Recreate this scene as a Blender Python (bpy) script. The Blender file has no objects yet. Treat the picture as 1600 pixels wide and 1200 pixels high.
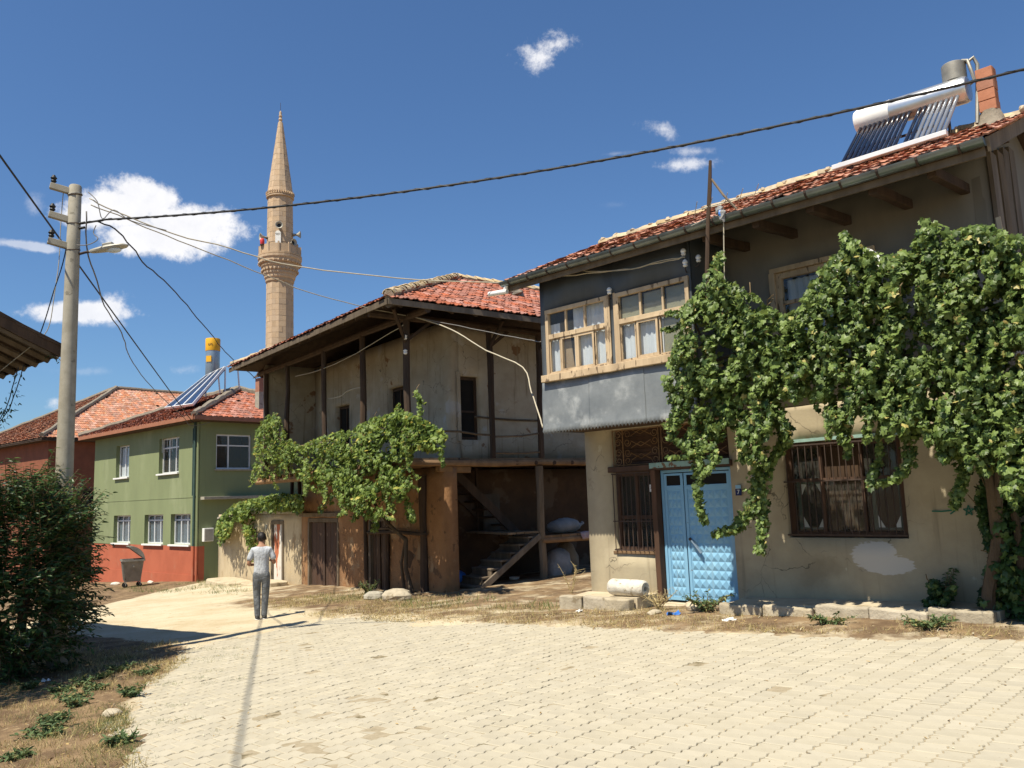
import bpy, bmesh, math, random
import numpy as np
from mathutils import Vector, Matrix, noise
random.seed(7); rng = np.random.default_rng(7)
S = bpy.context.scene; COL = S.collection
R = math.radians
# ---------------------------------------------------------------- camera
FPX = 1290.0; PITCH = R(7.8); ROLL = R(2.0); EYE = Vector((0, 0, 1.9))
cF = Vector((0, math.cos(PITCH), math.sin(PITCH))); cR0 = Vector((1, 0, 0)); cU0 = Vector((0, -math.sin(PITCH), math.cos(PITCH)))
cR = cR0*math.cos(ROLL) - cU0*math.sin(ROLL); cU = cU0*math.cos(ROLL) + cR0*math.sin(ROLL)
cam = bpy.data.cameras.new('camera'); camo = bpy.data.objects.new('camera', cam); COL.objects.link(camo)
camo.matrix_world = Matrix(((cR.x, cU.x, -cF.x, EYE.x), (cR.y, cU.y, -cF.y, EYE.y), (cR.z, cU.z, -cF.z, EYE.z), (0, 0, 0, 1)))
cam.sensor_width = 36; cam.lens = 36*FPX/1600; cam.clip_end = 4000; S.camera = camo
# ---------------------------------------------------------------- world, sun, exposure
SUN_AZ = (.67, .742); SUN_EL = 60.0
S.view_settings.view_transform = 'Standard'; S.view_settings.look = 'None'; S.view_settings.gamma = 1
S.view_settings.exposure = 0.60
SKY_STRENGTH = 0.067
sd = bpy.data.lights.new('sun', 'SUN'); sd.energy = 5.0; sd.angle = R(.53); sd.color = (1, .925, .77)
so = bpy.data.objects.new('sun', sd); COL.objects.link(so); so.location = (-20, -20, 40)
ce = math.cos(R(SUN_EL))
so.rotation_euler = Vector((SUN_AZ[0]*ce, SUN_AZ[1]*ce, -math.sin(R(SUN_EL)))).to_track_quat('-Z', 'Y').to_euler()

def ray(px, py): return cF + cR*((px-800)/FPX) - cU*((py-600)/FPX)
def at(px, py, Y): d = ray(px, py); return EYE + d*(Y/d.y)
def pl(px, py, p0, n):
    d = ray(px, py); return EYE + d*((Vector(p0)-EYE).dot(n)/d.dot(n))

def world():
    W = bpy.data.worlds.new('World'); S.world = W; W.use_nodes = True
    nt = W.node_tree; N = nt.nodes; L = nt.links; N.clear()
    out = N.new('ShaderNodeOutputWorld'); bg = N.new('ShaderNodeBackground'); L.new(bg.outputs[0], out.inputs[0])
    W.cycles.sampling_method = 'NONE'
    sky = N.new('ShaderNodeTexSky'); sky.sky_type = 'NISHITA'; sky.sun_disc = False
    sky.sun_elevation = R(SUN_EL); sky.sun_rotation = R(222.1); sky.altitude = 1000; sky.air_density = 1.25; sky.dust_density = 1.3; sky.ozone_density = 3.0
    tc = N.new('ShaderNodeTexCoord')
    def vm(op, a, b=None):
        n = N.new('ShaderNodeVectorMath'); n.operation = op
        for i, x in enumerate((a, b)):
            if x is None: continue
            if isinstance(x, (tuple, list, Vector)): n.inputs[i].default_value = tuple(x)
            else: L.new(x, n.inputs[i])
        return n
    def mt(op, a, b=None, c=None):
        n = N.new('ShaderNodeMath'); n.operation = op
        for i, x in enumerate((a, b, c)):
            if x is None: continue
            if isinstance(x, (int, float)): n.inputs[i].default_value = x
            else: L.new(x, n.inputs[i])
        return n.outputs[0]
    dirv = tc.outputs['Generated']
    def fbm(scale, det, rough=.6):
        n = N.new('ShaderNodeTexNoise'); n.inputs['Scale'].default_value = scale; n.inputs['Detail'].default_value = det
        n.inputs['Roughness'].default_value = rough; L.new(dirv, n.inputs['Vector']); return n.outputs['Fac']
    n1 = fbm(30, 6, .7); n2 = fbm(9, 1)
    wob = mt('ADD', mt('MULTIPLY', mt('SUBTRACT', n1, .5), 4.2), mt('MULTIPLY', mt('SUBTRACT', n2, .5), 1.6))
    # (px, py, half width, half height, tilt, density)
    CL = [(190, 325, 88, 42, 6, 1), (285, 352, 105, 44, 8, 1), (150, 335, 70, 32, 0, 1), (225, 305, 80, 30, 20, 1), (350, 362, 45, 30, 0, .9), (240, 372, 110, 32, 4, 1),
          (118, 488, 92, 19, 0, .8), (178, 477, 30, 20, 0, .8), (45, 384, 62, 9, 8, .5), (52, 318, 22, 24, 0, .3), (180, 505, 22, 8, 0, .35),
          (868, 70, 58, 24, -14, .85), (842, 90, 34, 28, 0, .8), (1033, 200, 38, 16, 12, .6), (1072, 257, 58, 13, -4, .66), (1085, 236, 38, 11, 0, .45),
          (960, 240, 34, 5, -6, .25), (88, 630, 26, 14, 0, .7), (960, 320, 30, 8, 0, .12), (130, 580, 60, 8, 0, .22), (285, 578, 26, 9, 0, .3),
          (-420, 300, 150, 60, 0, .9), (2050, 180, 120, 45, 0, .8)]
    acc = None
    sep = N.new('ShaderNodeSeparateXYZ'); L.new(dirv, sep.inputs[0]); ym = mt('MAXIMUM', sep.outputs[1], .05)
    uv = N.new('ShaderNodeCombineXYZ'); L.new(mt('DIVIDE', sep.outputs[0], ym), uv.inputs[0]); L.new(mt('DIVIDE', sep.outputs[2], ym), uv.inputs[1])
    wbs = mt('MULTIPLY_ADD', wob, .70, 1.02); wbb = mt('MULTIPLY_ADD', wob, .36, 1.12)
    for px, py, a, b, tilt, den in CL:
        d = ray(px, py); d2 = ray(px+10, py); k = math.hypot(d2.x/d2.y-d.x/d.y, d2.z/d2.y-d.z/d.y)/10; roll = math.atan2(d2.z/d2.y-d.z/d.y, d2.x/d2.y-d.x/d.y)
        mp = N.new('ShaderNodeMapping'); mp.vector_type = 'TEXTURE'; mp.inputs['Location'].default_value = (d.x/d.y, d.z/d.y, 0); mp.inputs['Rotation'].default_value = (0, 0, roll-R(tilt)); mp.inputs['Scale'].default_value = (a*k, b*k, 1)
        L.new(uv.outputs[0], mp.inputs[0]); ln = vm('LENGTH', mp.outputs[0]).outputs['Value']
        q = mt('SUBTRACT', wbb if a > 60 else wbs, ln)
        k_ = 2.0 if a > 60 else 1.1; q = mt('MULTIPLY', mt('MINIMUM', q, 1/k_), den*k_)
        acc = q if acc is None else mt('MAXIMUM', acc, q)
    acc = mt('MULTIPLY', acc, mt('GREATER_THAN', sep.outputs[1], .05))
    mr = N.new('ShaderNodeMapRange'); mr.interpolation_type = 'SMOOTHSTEP'; L.new(acc, mr.inputs[0]); mr.inputs[1].default_value = 0; mr.inputs[2].default_value = 1
    ml = N.new('ShaderNodeMix'); ml.data_type = 'RGBA'; ml.blend_type = 'MIX'
    sc = N.new('ShaderNodeMix'); sc.data_type = 'RGBA'; sc.blend_type = 'MULTIPLY'; sc.inputs[0].default_value = 1
    L.new(sky.outputs[0], sc.inputs[6]); sc.inputs[7].default_value = (SKY_STRENGTH/.1*.72, SKY_STRENGTH/.1*.955, SKY_STRENGTH/.1*1.20, 1)
    cm = N.new('ShaderNodeMix'); cm.data_type = 'RGBA'; L.new(n1, cm.inputs[0]); cm.inputs[6].default_value = (5.4, 5.5, 5.9, 1); cm.inputs[7].default_value = (7.6, 7.5, 7.5, 1)
    L.new(mr.outputs[0], ml.inputs[0]); L.new(sc.outputs[2], ml.inputs[6]); L.new(cm.outputs[2], ml.inputs[7])
    L.new(ml.outputs[2], bg.inputs[0]); bg.inputs[1].default_value = .1
world()

# ---------------------------------------------------------------- helpers
TM = {}
def tag(o, label=None, cat=None, group=None, kind=None):
    if label: o['label'] = label
    if cat: o['category'] = cat
    if group: o['group'] = group
    if kind: o['kind'] = kind
    return o
def thing(name, label, cat, loc=(0, 0, 0), rz=0, group=None):
    o = bpy.data.objects.new(name, None); COL.objects.link(o); o.location = loc; o.rotation_euler = (0, 0, R(rz)); o.empty_display_size = .2
    TM[o] = (Matrix.Translation(Vector(loc)) @ Matrix.Rotation(R(rz), 4, 'Z')).inverted()
    return tag(o, label, cat, group)
class MB:
    def __init__(s): s.v = []; s.f = []
    def add(s, v, f):
        b = len(s.v); s.v += [tuple(p) for p in v]; s.f += [tuple(b+i for i in q) for q in f]; return s
    def box(s, x0, x1, y0, y1, z0, z1, j=0):
        v = [(x, y, z) for z in (z0, z1) for x, y in ((x0, y0), (x1, y0), (x1, y1), (x0, y1))]
        if j: v = [tuple(c+random.uniform(-j, j) for c in p) for p in v]
        return s.add(v, [(3, 2, 1, 0), (4, 5, 6, 7), (0, 1, 5, 4), (1, 2, 6, 5), (2, 3, 7, 6), (3, 0, 4, 7)])
    def beam(s, p, q, w, h, seg=1, j=0, up=(0, 0, 1)):
        p = Vector(p); q = Vector(q); d = (q-p).normalized(); up = Vector(up)
        sd_ = d.cross(up); sd_ = sd_.normalized() if sd_.length > 1e-4 else d.cross(Vector((1, 0, 0))).normalized(); u2 = sd_.cross(d)
        v = []; f = []
        for i in range(seg+1):
            c = p.lerp(q, i/seg) + (Vector((random.uniform(-j, j), random.uniform(-j, j), random.uniform(-j, j))) if j else Vector())
            for a, b in ((-1, -1), (1, -1), (1, 1), (-1, 1)): v.append(c + sd_*(a*w/2) + u2*(b*h/2))
            if i:
                o = 4*(i-1)
                for k in range(4): f.append((o+k, o+(k+1) % 4, o+4+(k+1) % 4, o+4+k))
        f += [(3, 2, 1, 0), tuple(4*seg+k for k in range(4))]
        return s.add(v, f)
    def tube(s, pts, r, n=6, cap=True):
        pts = [Vector(p) for p in pts]; m = len(pts); rr = r if isinstance(r, (list, tuple)) else [r]*m
        v = []; f = []; prev = None
        for i, p in enumerate(pts):
            d = (pts[min(i+1, m-1)]-pts[max(i-1, 0)]).normalized()
            if prev is None: a = d.cross(Vector((0, 0, 1)) if abs(d.z) < .9 else Vector((1, 0, 0))).normalized()
            else: a = (prev - d*prev.dot(d)).normalized()
            prev = a; b = d.cross(a)
            for k in range(n):
                t = 2*math.pi*k/n; v.append(p + (a*math.cos(t)+b*math.sin(t))*rr[i])
            if i:
                o = n*(i-1)
                for k in range(n): f.append((o+k, o+(k+1) % n, o+n+(k+1) % n, o+n+k))
        if cap: f += [tuple(range(n-1, -1, -1)), tuple(n*(m-1)+k for k in range(n))]
        return s.add(v, f)
    def lathe(s, prof, n=16, c=(0, 0, 0), ph=0, cap=True):
        v = []; f = []
        for i, (r, z) in enumerate(prof):
            for k in range(n):
                t = 2*math.pi*(k+ph)/n; v.append((c[0]+r*math.cos(t), c[1]+r*math.sin(t), c[2]+z))
            if i:
                o = n*(i-1)
                for k in range(n): f.append((o+k, o+(k+1) % n, o+n+(k+1) % n, o+n+k))
        if cap: f += [tuple(range(n-1, -1, -1)), tuple(n*(len(prof)-1)+k for k in range(n))]
        return s.add(v, f)
    def ball(s, c, rx, ry=None, rz=None, nu=10, nv=6, j=0):
        ry = ry or rx; rz = rz or rx; v = [(c[0], c[1], c[2]-rz)]; f = []
        for i in range(1, nv):
            a = math.pi*i/nv - math.pi/2
            for k in range(nu):
                t = 2*math.pi*k/nu; q = 1+random.uniform(-j, j)
                v.append((c[0]+rx*q*math.cos(a)*math.cos(t), c[1]+ry*q*math.cos(a)*math.sin(t), c[2]+rz*q*math.sin(a)))
        v.append((c[0], c[1], c[2]+rz)); e = len(v)-1
        for k in range(nu):
            f.append((0, 1+(k+1) % nu, 1+k)); f.append((e, e-nu+k, e-nu+(k+1) % nu))
        for i in range(nv-2):
            for k in range(nu): f.append((1+i*nu+k, 1+i*nu+(k+1) % nu, 1+(i+1)*nu+(k+1) % nu, 1+(i+1)*nu+k))
        return s.add(v, f)
    def prism(s, poly, a, b):          # poly: list of 3d points, extruded by vector b-a given as offset vectors
        n = len(poly); P = [Vector(p)+Vector(a) for p in poly]+[Vector(p)+Vector(b) for p in poly]
        return s.add(P, [tuple(range(n-1, -1, -1)), tuple(range(n, 2*n))]+[(i, (i+1) % n, n+(i+1) % n, n+i) for i in range(n)])
    def quad(s, *p): return s.add(p, [tuple(range(len(p)))])
    def move(s, M): s.v = [tuple(M @ Vector(p)) for p in s.v]; return s
    def mesh(s, name):
        m = bpy.data.meshes.new(name); m.from_pydata([tuple(p) for p in s.v], [], s.f); m.update(); return m
    def build(s, name, mat, parent=None, world=False, smooth=False, bevel=0, kind=None, label=None, fix=True):
        if world and parent is not None:
            M = TM[parent]; s.v = [tuple(M @ Vector(p)) for p in s.v]
        m = s.mesh(name)
        if fix:
            bm = bmesh.new(); bm.from_mesh(m); bmesh.ops.recalc_face_normals(bm, faces=bm.faces); bm.to_mesh(m); bm.free()
        return link(name, m, mat, parent, smooth, bevel, kind, label)
def link(name, m, mat, parent=None, smooth=False, bevel=0, kind=None, label=None):
    if not m.materials: m.materials.append(mat)
    o = bpy.data.objects.new(name, m); COL.objects.link(o); o.parent = parent
    if smooth:
        m.polygons.foreach_set('use_smooth', [True]*len(m.polygons))
        if smooth != 'all':
            m.set_sharp_from_angle(angle=R(38))
    if bevel:
        b = o.modifiers.new('bevel', 'BEVEL'); b.width = bevel; b.segments = 2; b.limit_method = 'ANGLE'; b.angle_limit = R(40)
    if kind: o['kind'] = kind
    if label: o['label'] = label
    return o
def npmesh(name, V, F, mat, parent=None, world=False, kind=None, smooth=False):
    """V (N,3), F (M,k) with constant k"""
    V = np.asarray(V, dtype=np.float64)
    if world and parent is not None:
        M = np.array(TM[parent]); V = V @ M[:3, :3].T + M[:3, 3]
    m = bpy.data.meshes.new(name); F = np.asarray(F); k = F.shape[1]
    m.vertices.add(len(V)); m.vertices.foreach_set('co', V.astype(np.float32).ravel())
    m.loops.add(F.size); m.loops.foreach_set('vertex_index', F.astype(np.int32).ravel())
    m.polygons.add(len(F)); m.polygons.foreach_set('loop_start', np.arange(0, F.size, k, dtype=np.int32)); m.polygons.foreach_set('loop_total', np.full(len(F), k, dtype=np.int32))
    m.update(calc_edges=True); m.validate()
    if not smooth: m.polygons.foreach_set('use_smooth', np.zeros(len(m.polygons), dtype=bool))
    return link(name, m, mat, parent, 'all' if smooth else False, 0, kind)
def tomesh_text(txt, size, mat, parent, M, name='lettering'):
    c = bpy.data.curves.new(name, 'FONT'); c.body = txt; c.size = size; c.extrude = .002; c.align_x = 'CENTER'; c.align_y = 'CENTER'
    t = bpy.data.objects.new(name, c); COL.objects.link(t)
    m = bpy.data.meshes.new_from_object(t.evaluated_get(bpy.context.evaluated_depsgraph_get())); m.transform(M)
    bpy.data.objects.remove(t); m.materials.clear(); return link(name, m, mat, parent)

# ---------------------------------------------------------------- materials
MAT = {}
def mat(name, c1, c2=None, scale=3, rough=.8, metal=0, bump=.3, bscale=None, bdist=.01, c3=None, s3=.6, t3=.55, w3=.08, rand=0, stretch=(1, 1, 1), spec=.3, det=8, c4=None, s4=8, t4=.6, w4=.05, crack=0, drip=None):
    """principled surface: two-tone noise, optional patches (c3) and flecks (c4), per-piece variation (rand), noise bump"""
    m = bpy.data.materials.new(name); m.use_nodes = True; nt = m.node_tree; N = nt.nodes; L = nt.links; b = N['Principled BSDF']
    MAT[name] = m
    b.inputs['Roughness'].default_value = rough; b.inputs['Metallic'].default_value = metal; b.inputs['Specular IOR Level'].default_value = spec
    tc = N.new('ShaderNodeTexCoord'); mp = N.new('ShaderNodeMapping'); mp.inputs['Scale'].default_value = stretch; L.new(tc.outputs['Object'], mp.inputs[0])
    def ns(scale, det=8, rough=.62, vec=None):
        n = N.new('ShaderNodeTexNoise'); n.inputs['Scale'].default_value = scale; n.inputs['Detail'].default_value = det; n.inputs['Roughness'].default_value = rough
        L.new(vec or mp.outputs[0], n.inputs['Vector']); return n.outputs['Fac']
    def mix(f, a, c):
        x = N.new('ShaderNodeMix'); x.data_type = 'RGBA'; L.new(f, x.inputs[0])
        for i, y in ((6, a), (7, c)):
            if isinstance(y, tuple): x.inputs[i].default_value = (*y, 1)
            else: L.new(y, x.inputs[i])
        return x.outputs[2]
    def ramp(f, lo, hi):
        r = N.new('ShaderNodeMapRange'); r.interpolation_type = 'SMOOTHSTEP'; L.new(f, r.inputs[0]); r.inputs[1].default_value = lo; r.inputs[2].default_value = hi; return r.outputs[0]
    base = ns(scale, det); col = mix(ramp(base, .3, .7), c1, c2 or c1)
    if c3: col = mix(ramp(ns(s3, 6, .6), t3, t3+w3), col, c3)
    if c4: col = mix(ramp(ns(s4, 5, .55), t4, t4+w4), col, c4)
    if drip:
        mp2 = N.new('ShaderNodeMapping'); mp2.inputs['Scale'].default_value = (5, 5, .35); L.new(tc.outputs['Object'], mp2.inputs[0]); col = mix(ramp(ns(1.6, 5, .6, mp2.outputs[0]), .56, .74), col, drip)
    if crack:
        wv = N.new('ShaderNodeTexNoise'); wv.inputs['Scale'].default_value = 2.5; wv.inputs['Detail'].default_value = 4; L.new(tc.outputs['Object'], wv.inputs['Vector'])
        ad2 = N.new('ShaderNodeVectorMath'); ad2.operation = 'MULTIPLY_ADD'; L.new(wv.outputs['Color'], ad2.inputs[0]); ad2.inputs[1].default_value = (.7, .7, .7); L.new(tc.outputs['Object'], ad2.inputs[2])
        vo = N.new('ShaderNodeTexVoronoi'); vo.feature = 'DISTANCE_TO_EDGE'; vo.inputs['Scale'].default_value = crack; L.new(ad2.outputs[0], vo.inputs['Vector'])
        am = N.new('ShaderNodeMath'); am.operation = 'MULTIPLY'; L.new(ramp(vo.outputs['Distance'], .010, .002), am.inputs[0]); L.new(ramp(ns(.9, 3), .48, .58), am.inputs[1])
        col = mix(am.outputs[0], col, tuple(x*.35 for x in c1))
    if rand:
        g = N.new('ShaderNodeNewGeometry'); oi = N.new('ShaderNodeObjectInfo')
        ad = N.new('ShaderNodeMath'); ad.operation = 'ADD'; L.new(g.outputs['Random Per Island'], ad.inputs[0]); L.new(oi.outputs['Random'], ad.inputs[1])
        fr = N.new('ShaderNodeMath'); fr.operation = 'FRACT'; L.new(ad.outputs[0], fr.inputs[0])
        hs = N.new('ShaderNodeHueSaturation'); L.new(col, hs.inputs['Color'])
        v = N.new('ShaderNodeMapRange'); L.new(fr.outputs[0], v.inputs[0]); v.inputs[3].default_value = 1-rand; v.inputs[4].default_value = 1+rand; L.new(v.outputs[0], hs.inputs['Value'])
        m2 = N.new('ShaderNodeMath'); m2.operation = 'MULTIPLY'; L.new(fr.outputs[0], m2.inputs[0]); m2.inputs[1].default_value = 7.13
        f2 = N.new('ShaderNodeMath'); f2.operation = 'FRACT'; L.new(m2.outputs[0], f2.inputs[0])
        v2 = N.new('ShaderNodeMapRange'); L.new(f2.outputs[0], v2.inputs[0]); v2.inputs[3].default_value = 1-rand*.8; v2.inputs[4].default_value = 1+rand*.5; L.new(v2.outputs[0], hs.inputs['Saturation'])
        col = hs.outputs[0]
    L.new(col, b.inputs['Base Color'])
    if bump:
        bp = N.new('ShaderNodeBump'); bp.inputs['Strength'].default_value = bump; bp.inputs['Distance'].default_value = bdist
        L.new(ns(bscale or scale*6, 6), bp.inputs['Height']); L.new(bp.outputs[0], b.inputs['Normal'])
    m['_'] = 1
    return m
def leafmat(name, dark, light, yellow, gloss=.35, py=.04, tr=.3):
    m = bpy.data.materials.new(name); m.use_nodes = True; nt = m.node_tree; N = nt.nodes; L = nt.links; b = N['Principled BSDF']
    g = N.new('ShaderNodeNewGeometry'); cr = N.new('ShaderNodeValToRGB'); L.new(g.outputs['Random Per Island'], cr.inputs[0])
    e = cr.color_ramp.elements; e[0].color = (*dark, 1); e[0].position = 0; e[1].color = (*light, 1); e[1].position = 1-2*py
    x = e.new(1-py); x.color = (*yellow, 1)
    L.new(cr.outputs[0], b.inputs['Base Color']); b.inputs['Roughness'].default_value = gloss+.08; b.inputs['Specular IOR Level'].default_value = .35
    t = N.new('ShaderNodeBsdfTranslucent'); hs = N.new('ShaderNodeHueSaturation'); hs.inputs['Hue'].default_value = .48; hs.inputs['Value'].default_value = 1.7; L.new(cr.outputs[0], hs.inputs['Color']); L.new(hs.outputs[0], t.inputs[0])
    mx = N.new('ShaderNodeMixShader'); mx.inputs[0].default_value = tr; L.new(b.outputs[0], mx.inputs[1]); L.new(t.outputs[0], mx.inputs[2]); L.new(mx.outputs[0], N['Material Output'].inputs[0])
    MAT[name] = m; return m
def glassmat():
    m = bpy.data.materials.new('window_glass'); m.use_nodes = True; nt = m.node_tree; N = nt.nodes; L = nt.links; N.remove(N['Principled BSDF'])
    fz = N.new('ShaderNodeFresnel'); gm = N.new('ShaderNodeNewGeometry'); io = N.new('ShaderNodeMapRange'); L.new(gm.outputs['Backfacing'], io.inputs[0]); io.inputs[3].default_value = 1.5; io.inputs[4].default_value = 1/1.5; L.new(io.outputs[0], fz.inputs[0]); tr = N.new('ShaderNodeBsdfTransparent'); tr.inputs[0].default_value = (.82, .85, .85, 1)
    gl = N.new('ShaderNodeBsdfGlossy'); gl.inputs['Roughness'].default_value = .03; mx = N.new('ShaderNodeMixShader')
    nz = N.new('ShaderNodeTexNoise'); nz.inputs['Scale'].default_value = 2.5; bp = N.new('ShaderNodeBump'); bp.inputs['Strength'].default_value = .15; bp.inputs['Distance'].default_value = .02; L.new(nz.outputs[0], bp.inputs['Height']); L.new(bp.outputs[0], gl.inputs['Normal'])
    df = N.new('ShaderNodeBsdfDiffuse'); df.inputs[0].default_value = (.35, .33, .28, 1); m2 = N.new('ShaderNodeMixShader'); m2.inputs[0].default_value = .09
    L.new(fz.outputs[0], mx.inputs[0]); L.new(tr.outputs[0], mx.inputs[1]); L.new(gl.outputs[0], mx.inputs[2]); L.new(mx.outputs[0], m2.inputs[1]); L.new(df.outputs[0], m2.inputs[2]); L.new(m2.outputs[0], N['Material Output'].inputs[0]); MAT['glass'] = m
glassmat()
mat('paver', (.43, .384, .288), (.39, .347, .258), 5, .9, bump=.5, bscale=90, bdist=.003, rand=.055, c3=(.43, .375, .27), s3=.6, t3=.58, w3=.25, c4=(.28, .235, .155), s4=34, t4=.64, w4=.06)
mat('sand', (.36, .30, .205), (.28, .23, .15), 14, .95, bump=.6, bscale=60, bdist=.006, c4=(.15, .12, .065), s4=4, t4=.55, w4=.10)
mat('plaster', (.40, .34, .23), (.335, .28, .19), 2.2, .92, bump=.35, bscale=26, bdist=.008, c3=(.28, .23, .15), s3=.8, t3=.56, w3=.14, c4=(.44, .385, .275), s4=3.2, t4=.66, w4=.03, crack=.9, drip=(.27, .225, .15))
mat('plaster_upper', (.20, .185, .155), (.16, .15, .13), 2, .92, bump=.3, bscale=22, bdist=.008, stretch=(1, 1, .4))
mat('bay_dark', (.082, .092, .10), (.058, .066, .072), 1.6, .55, bump=.15, bscale=4, bdist=.02, stretch=(1, 1, .35), c4=(.10, .09, .08), s4=14, t4=.68)
mat('bay_sheet', (.23, .245, .25), (.15, .165, .175), 1.6, .5, metal=.15, bump=.25, bscale=3.5, bdist=.03, c3=(.46, .47, .46), s3=1.3, t3=.50, w3=.2, c4=(.10, .108, .112), s4=1.6, t4=.62, w4=.14)
mat('wood_pale', (.54, .41, .26), (.38, .28, .175), 5, .85, bump=.5, bscale=40, bdist=.006, stretch=(1, 1, .25), c4=(.17, .12, .075), s4=11, t4=.58)
mat('wood_old', (.078, .048, .030), (.045, .029, .019), 6, .9, bump=.6, bscale=30, bdist=.012, stretch=(1, 1, .2), rand=.2)
mat('wood_brown', (.095, .05, .030), (.055, .031, .020), 5, .8, bump=.4, bscale=26, bdist=.008, stretch=(1, 1, .2), rand=.12)
mat('wood_grey', (.17, .13, .09), (.10, .075, .05), 5, .9, bump=.5, bscale=28, bdist=.01, stretch=(1, 1, .2), rand=.25)
mat('wood_beam', (.27, .16, .075), (.17, .10, .05), 4, .9, bump=.5, bscale=28, bdist=.01, rand=.2)
mat('dark_room', (.012, .011, .010), (.02, .018, .015), 2, 1, bump=0)  # near-black: the darkness of unlit interiors is put into this colour
mat('tile_red', (.36, .135, .085), (.25, .085, .053), 7, .85, bump=.3, bscale=40, bdist=.004, rand=.28, c4=(.50, .36, .22), s4=9, t4=.66, w4=.06)
mat('tile_orange', (.43, .20, .125), (.33, .14, .083), 6, .85, bump=.3, bscale=40, bdist=.004, rand=.26, c4=(.56, .42, .27), s4=6, t4=.58, w4=.08)
mat('tile_lichen', (.52, .42, .26), (.40, .29, .16), 8, .92, bump=.6, bscale=40, bdist=.01, rand=.2, c4=(.42, .17, .09), s4=7, t4=.6)
mat('mortar', (.50, .42, .30), (.36, .29, .20), 9, .95, bump=.7, bscale=30, bdist=.02)
mat('mortar_grey', (.26, .22, .17), (.18, .155, .12), 9, .95, bump=.7, bscale=30, bdist=.02)
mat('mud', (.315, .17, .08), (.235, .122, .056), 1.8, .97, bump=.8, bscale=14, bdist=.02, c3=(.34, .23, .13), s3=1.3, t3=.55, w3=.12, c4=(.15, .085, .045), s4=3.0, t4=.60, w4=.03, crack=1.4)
mat('mud_shaded', (.10, .058, .033), (.065, .039, .023), 1.8, .97, bump=.8, bscale=14, bdist=.02, c4=(.13, .09, .06), s4=1.2, t4=.58, w4=.05)  # darker copy of mud, with the stair recess's shade put into its colour
mat('lime', (.46, .40, .30), (.37, .31, .22), 1.5, .95, crack=1.1, drip=(.24, .19, .125), bump=.6, bscale=14, bdist=.015, c3=(.235, .14, .08), s3=1.15, t3=.63, w3=.025, c4=(.46, .43, .38), s4=1.7, t4=.6, w4=.1)
mat('annex_plaster', (.50, .41, .27), (.41, .32, .20), 2, .95, crack=1.2, bump=.5, bscale=18, bdist=.012, stretch=(1, 1, .5), c3=(.30, .22, .13), s3=1.3, t3=.61, w3=.06)
mat('green_paint', (.215, .248, .125), (.188, .218, .11), 1.1, .85, bump=.15, bscale=40, bdist=.003, c3=(.245, .275, .15), s3=.7, t3=.55, w3=.15, stretch=(1, 1, .4), drip=(.18, .20, .11))
mat('red_paint', (.43, .12, .062), (.37, .10, .052), 1.4, .85, bump=.15, bscale=40, bdist=.003, c3=(.40, .14, .08), s3=.9, t3=.56, w3=.12)
mat('orange_wall', (.24, .085, .045), (.19, .068, .037), 2, .9, bump=.2, bscale=30)
mat('concrete', (.36, .33, .265), (.28, .255, .20), 6, .92, bump=.4, bscale=50, bdist=.005, c4=(.20, .18, .14), s4=5, t4=.63)
mat('kerb_stone', (.44, .38, .28), (.33, .28, .20), 5, .95, bump=.7, bscale=22, bdist=.02, rand=.12, c4=(.24, .19, .12), s4=4, t4=.6)
mat('slab', (.52, .44, .31), (.42, .345, .235), 4, .95, bump=.5, bscale=22, bdist=.012, c4=(.30, .24, .15), s4=4, t4=.62)
mat('white_stone', (.62, .58, .50), (.50, .46, .385), 5, .9, bump=1, bscale=11, bdist=.03, c4=(.33, .28, .20), s4=9, t4=.60)
mat('limestone', (.49, .36, .235), (.43, .31, .20), 3, .92, bump=.4, bscale=18, bdist=.02, rand=.10)
mat('limestone_joint', (.42, .305, .195), None, 3, .95)
mat('zinc', (.19, .22, .22), (.13, .155, .155), 3, .33, metal=.7, bump=.12, bscale=6, bdist=.01)
mat('iron', (.075, .05, .038), (.05, .035, .03), 9, .75, metal=.2, bump=.3)
mat('steel', (.62, .62, .61), (.50, .51, .52), 3, .32, metal=.85, bump=.1, bscale=5)
mat('galv', (.30, .285, .245), (.20, .19, .165), 3.5, .55, metal=.45, bump=.25, bscale=9, c4=(.12, .08, .05), s4=4, t4=.63)
mat('alu_white', (.72, .72, .71), (.62, .62, .62), 4, .4, metal=.15, bump=.05)
mat('white', (.76, .75, .72), (.68, .67, .64), 6, .6, bump=.1)
mat('curtain', (.78, .80, .84), (.66, .69, .75), 3, .95, bump=.2, stretch=(6, 6, .3))
mat('cardboard', (.40, .29, .18), (.33, .23, .14), 4, .95)
mat('yellowed_glass', (.36, .33, .22), (.28, .265, .19), 3, .25, bump=.1)
mat('blue_door', (.185, .385, .57), (.22, .42, .58), 2, .5, bump=.1, bscale=30, bdist=.003, c4=(.15, .10, .07), s4=9, t4=.68, w4=.03, drip=(.24, .40, .52), c3=(.26, .46, .60), s3=2.2, t3=.58, w3=.12)
mat('turquoise', (.26, .40, .36), (.20, .31, .28), 7, .8, c4=(.16, .10, .06), s4=9, t4=.55)
mat('teal_frame', (.035, .07, .06), (.05, .085, .075), 7, .8)
mat('black', (.012, .012, .012), None, 4, .5, bump=0)
mat('black_cable', (.018, .018, .02), (.03, .03, .03), 20, .55, bump=.2)
mat('pale_wire', (.46, .41, .30), (.36, .32, .25), 9, .7, bump=.1)
mat('grey_wire', (.16, .15, .14), None, 9, .7, bump=0)
mat('porcelain', (.72, .71, .68), None, 4, .2, bump=0, spec=.6)
mat('navy', (.012, .022, .10), None, 4, .35, bump=0)
mat('sky_blue', (.25, .45, .62), None, 4, .4, bump=0)
mat('panel_blue', (.018, .035, .085), (.024, .045, .10), 3, .16, bump=0, spec=.7)
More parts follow.
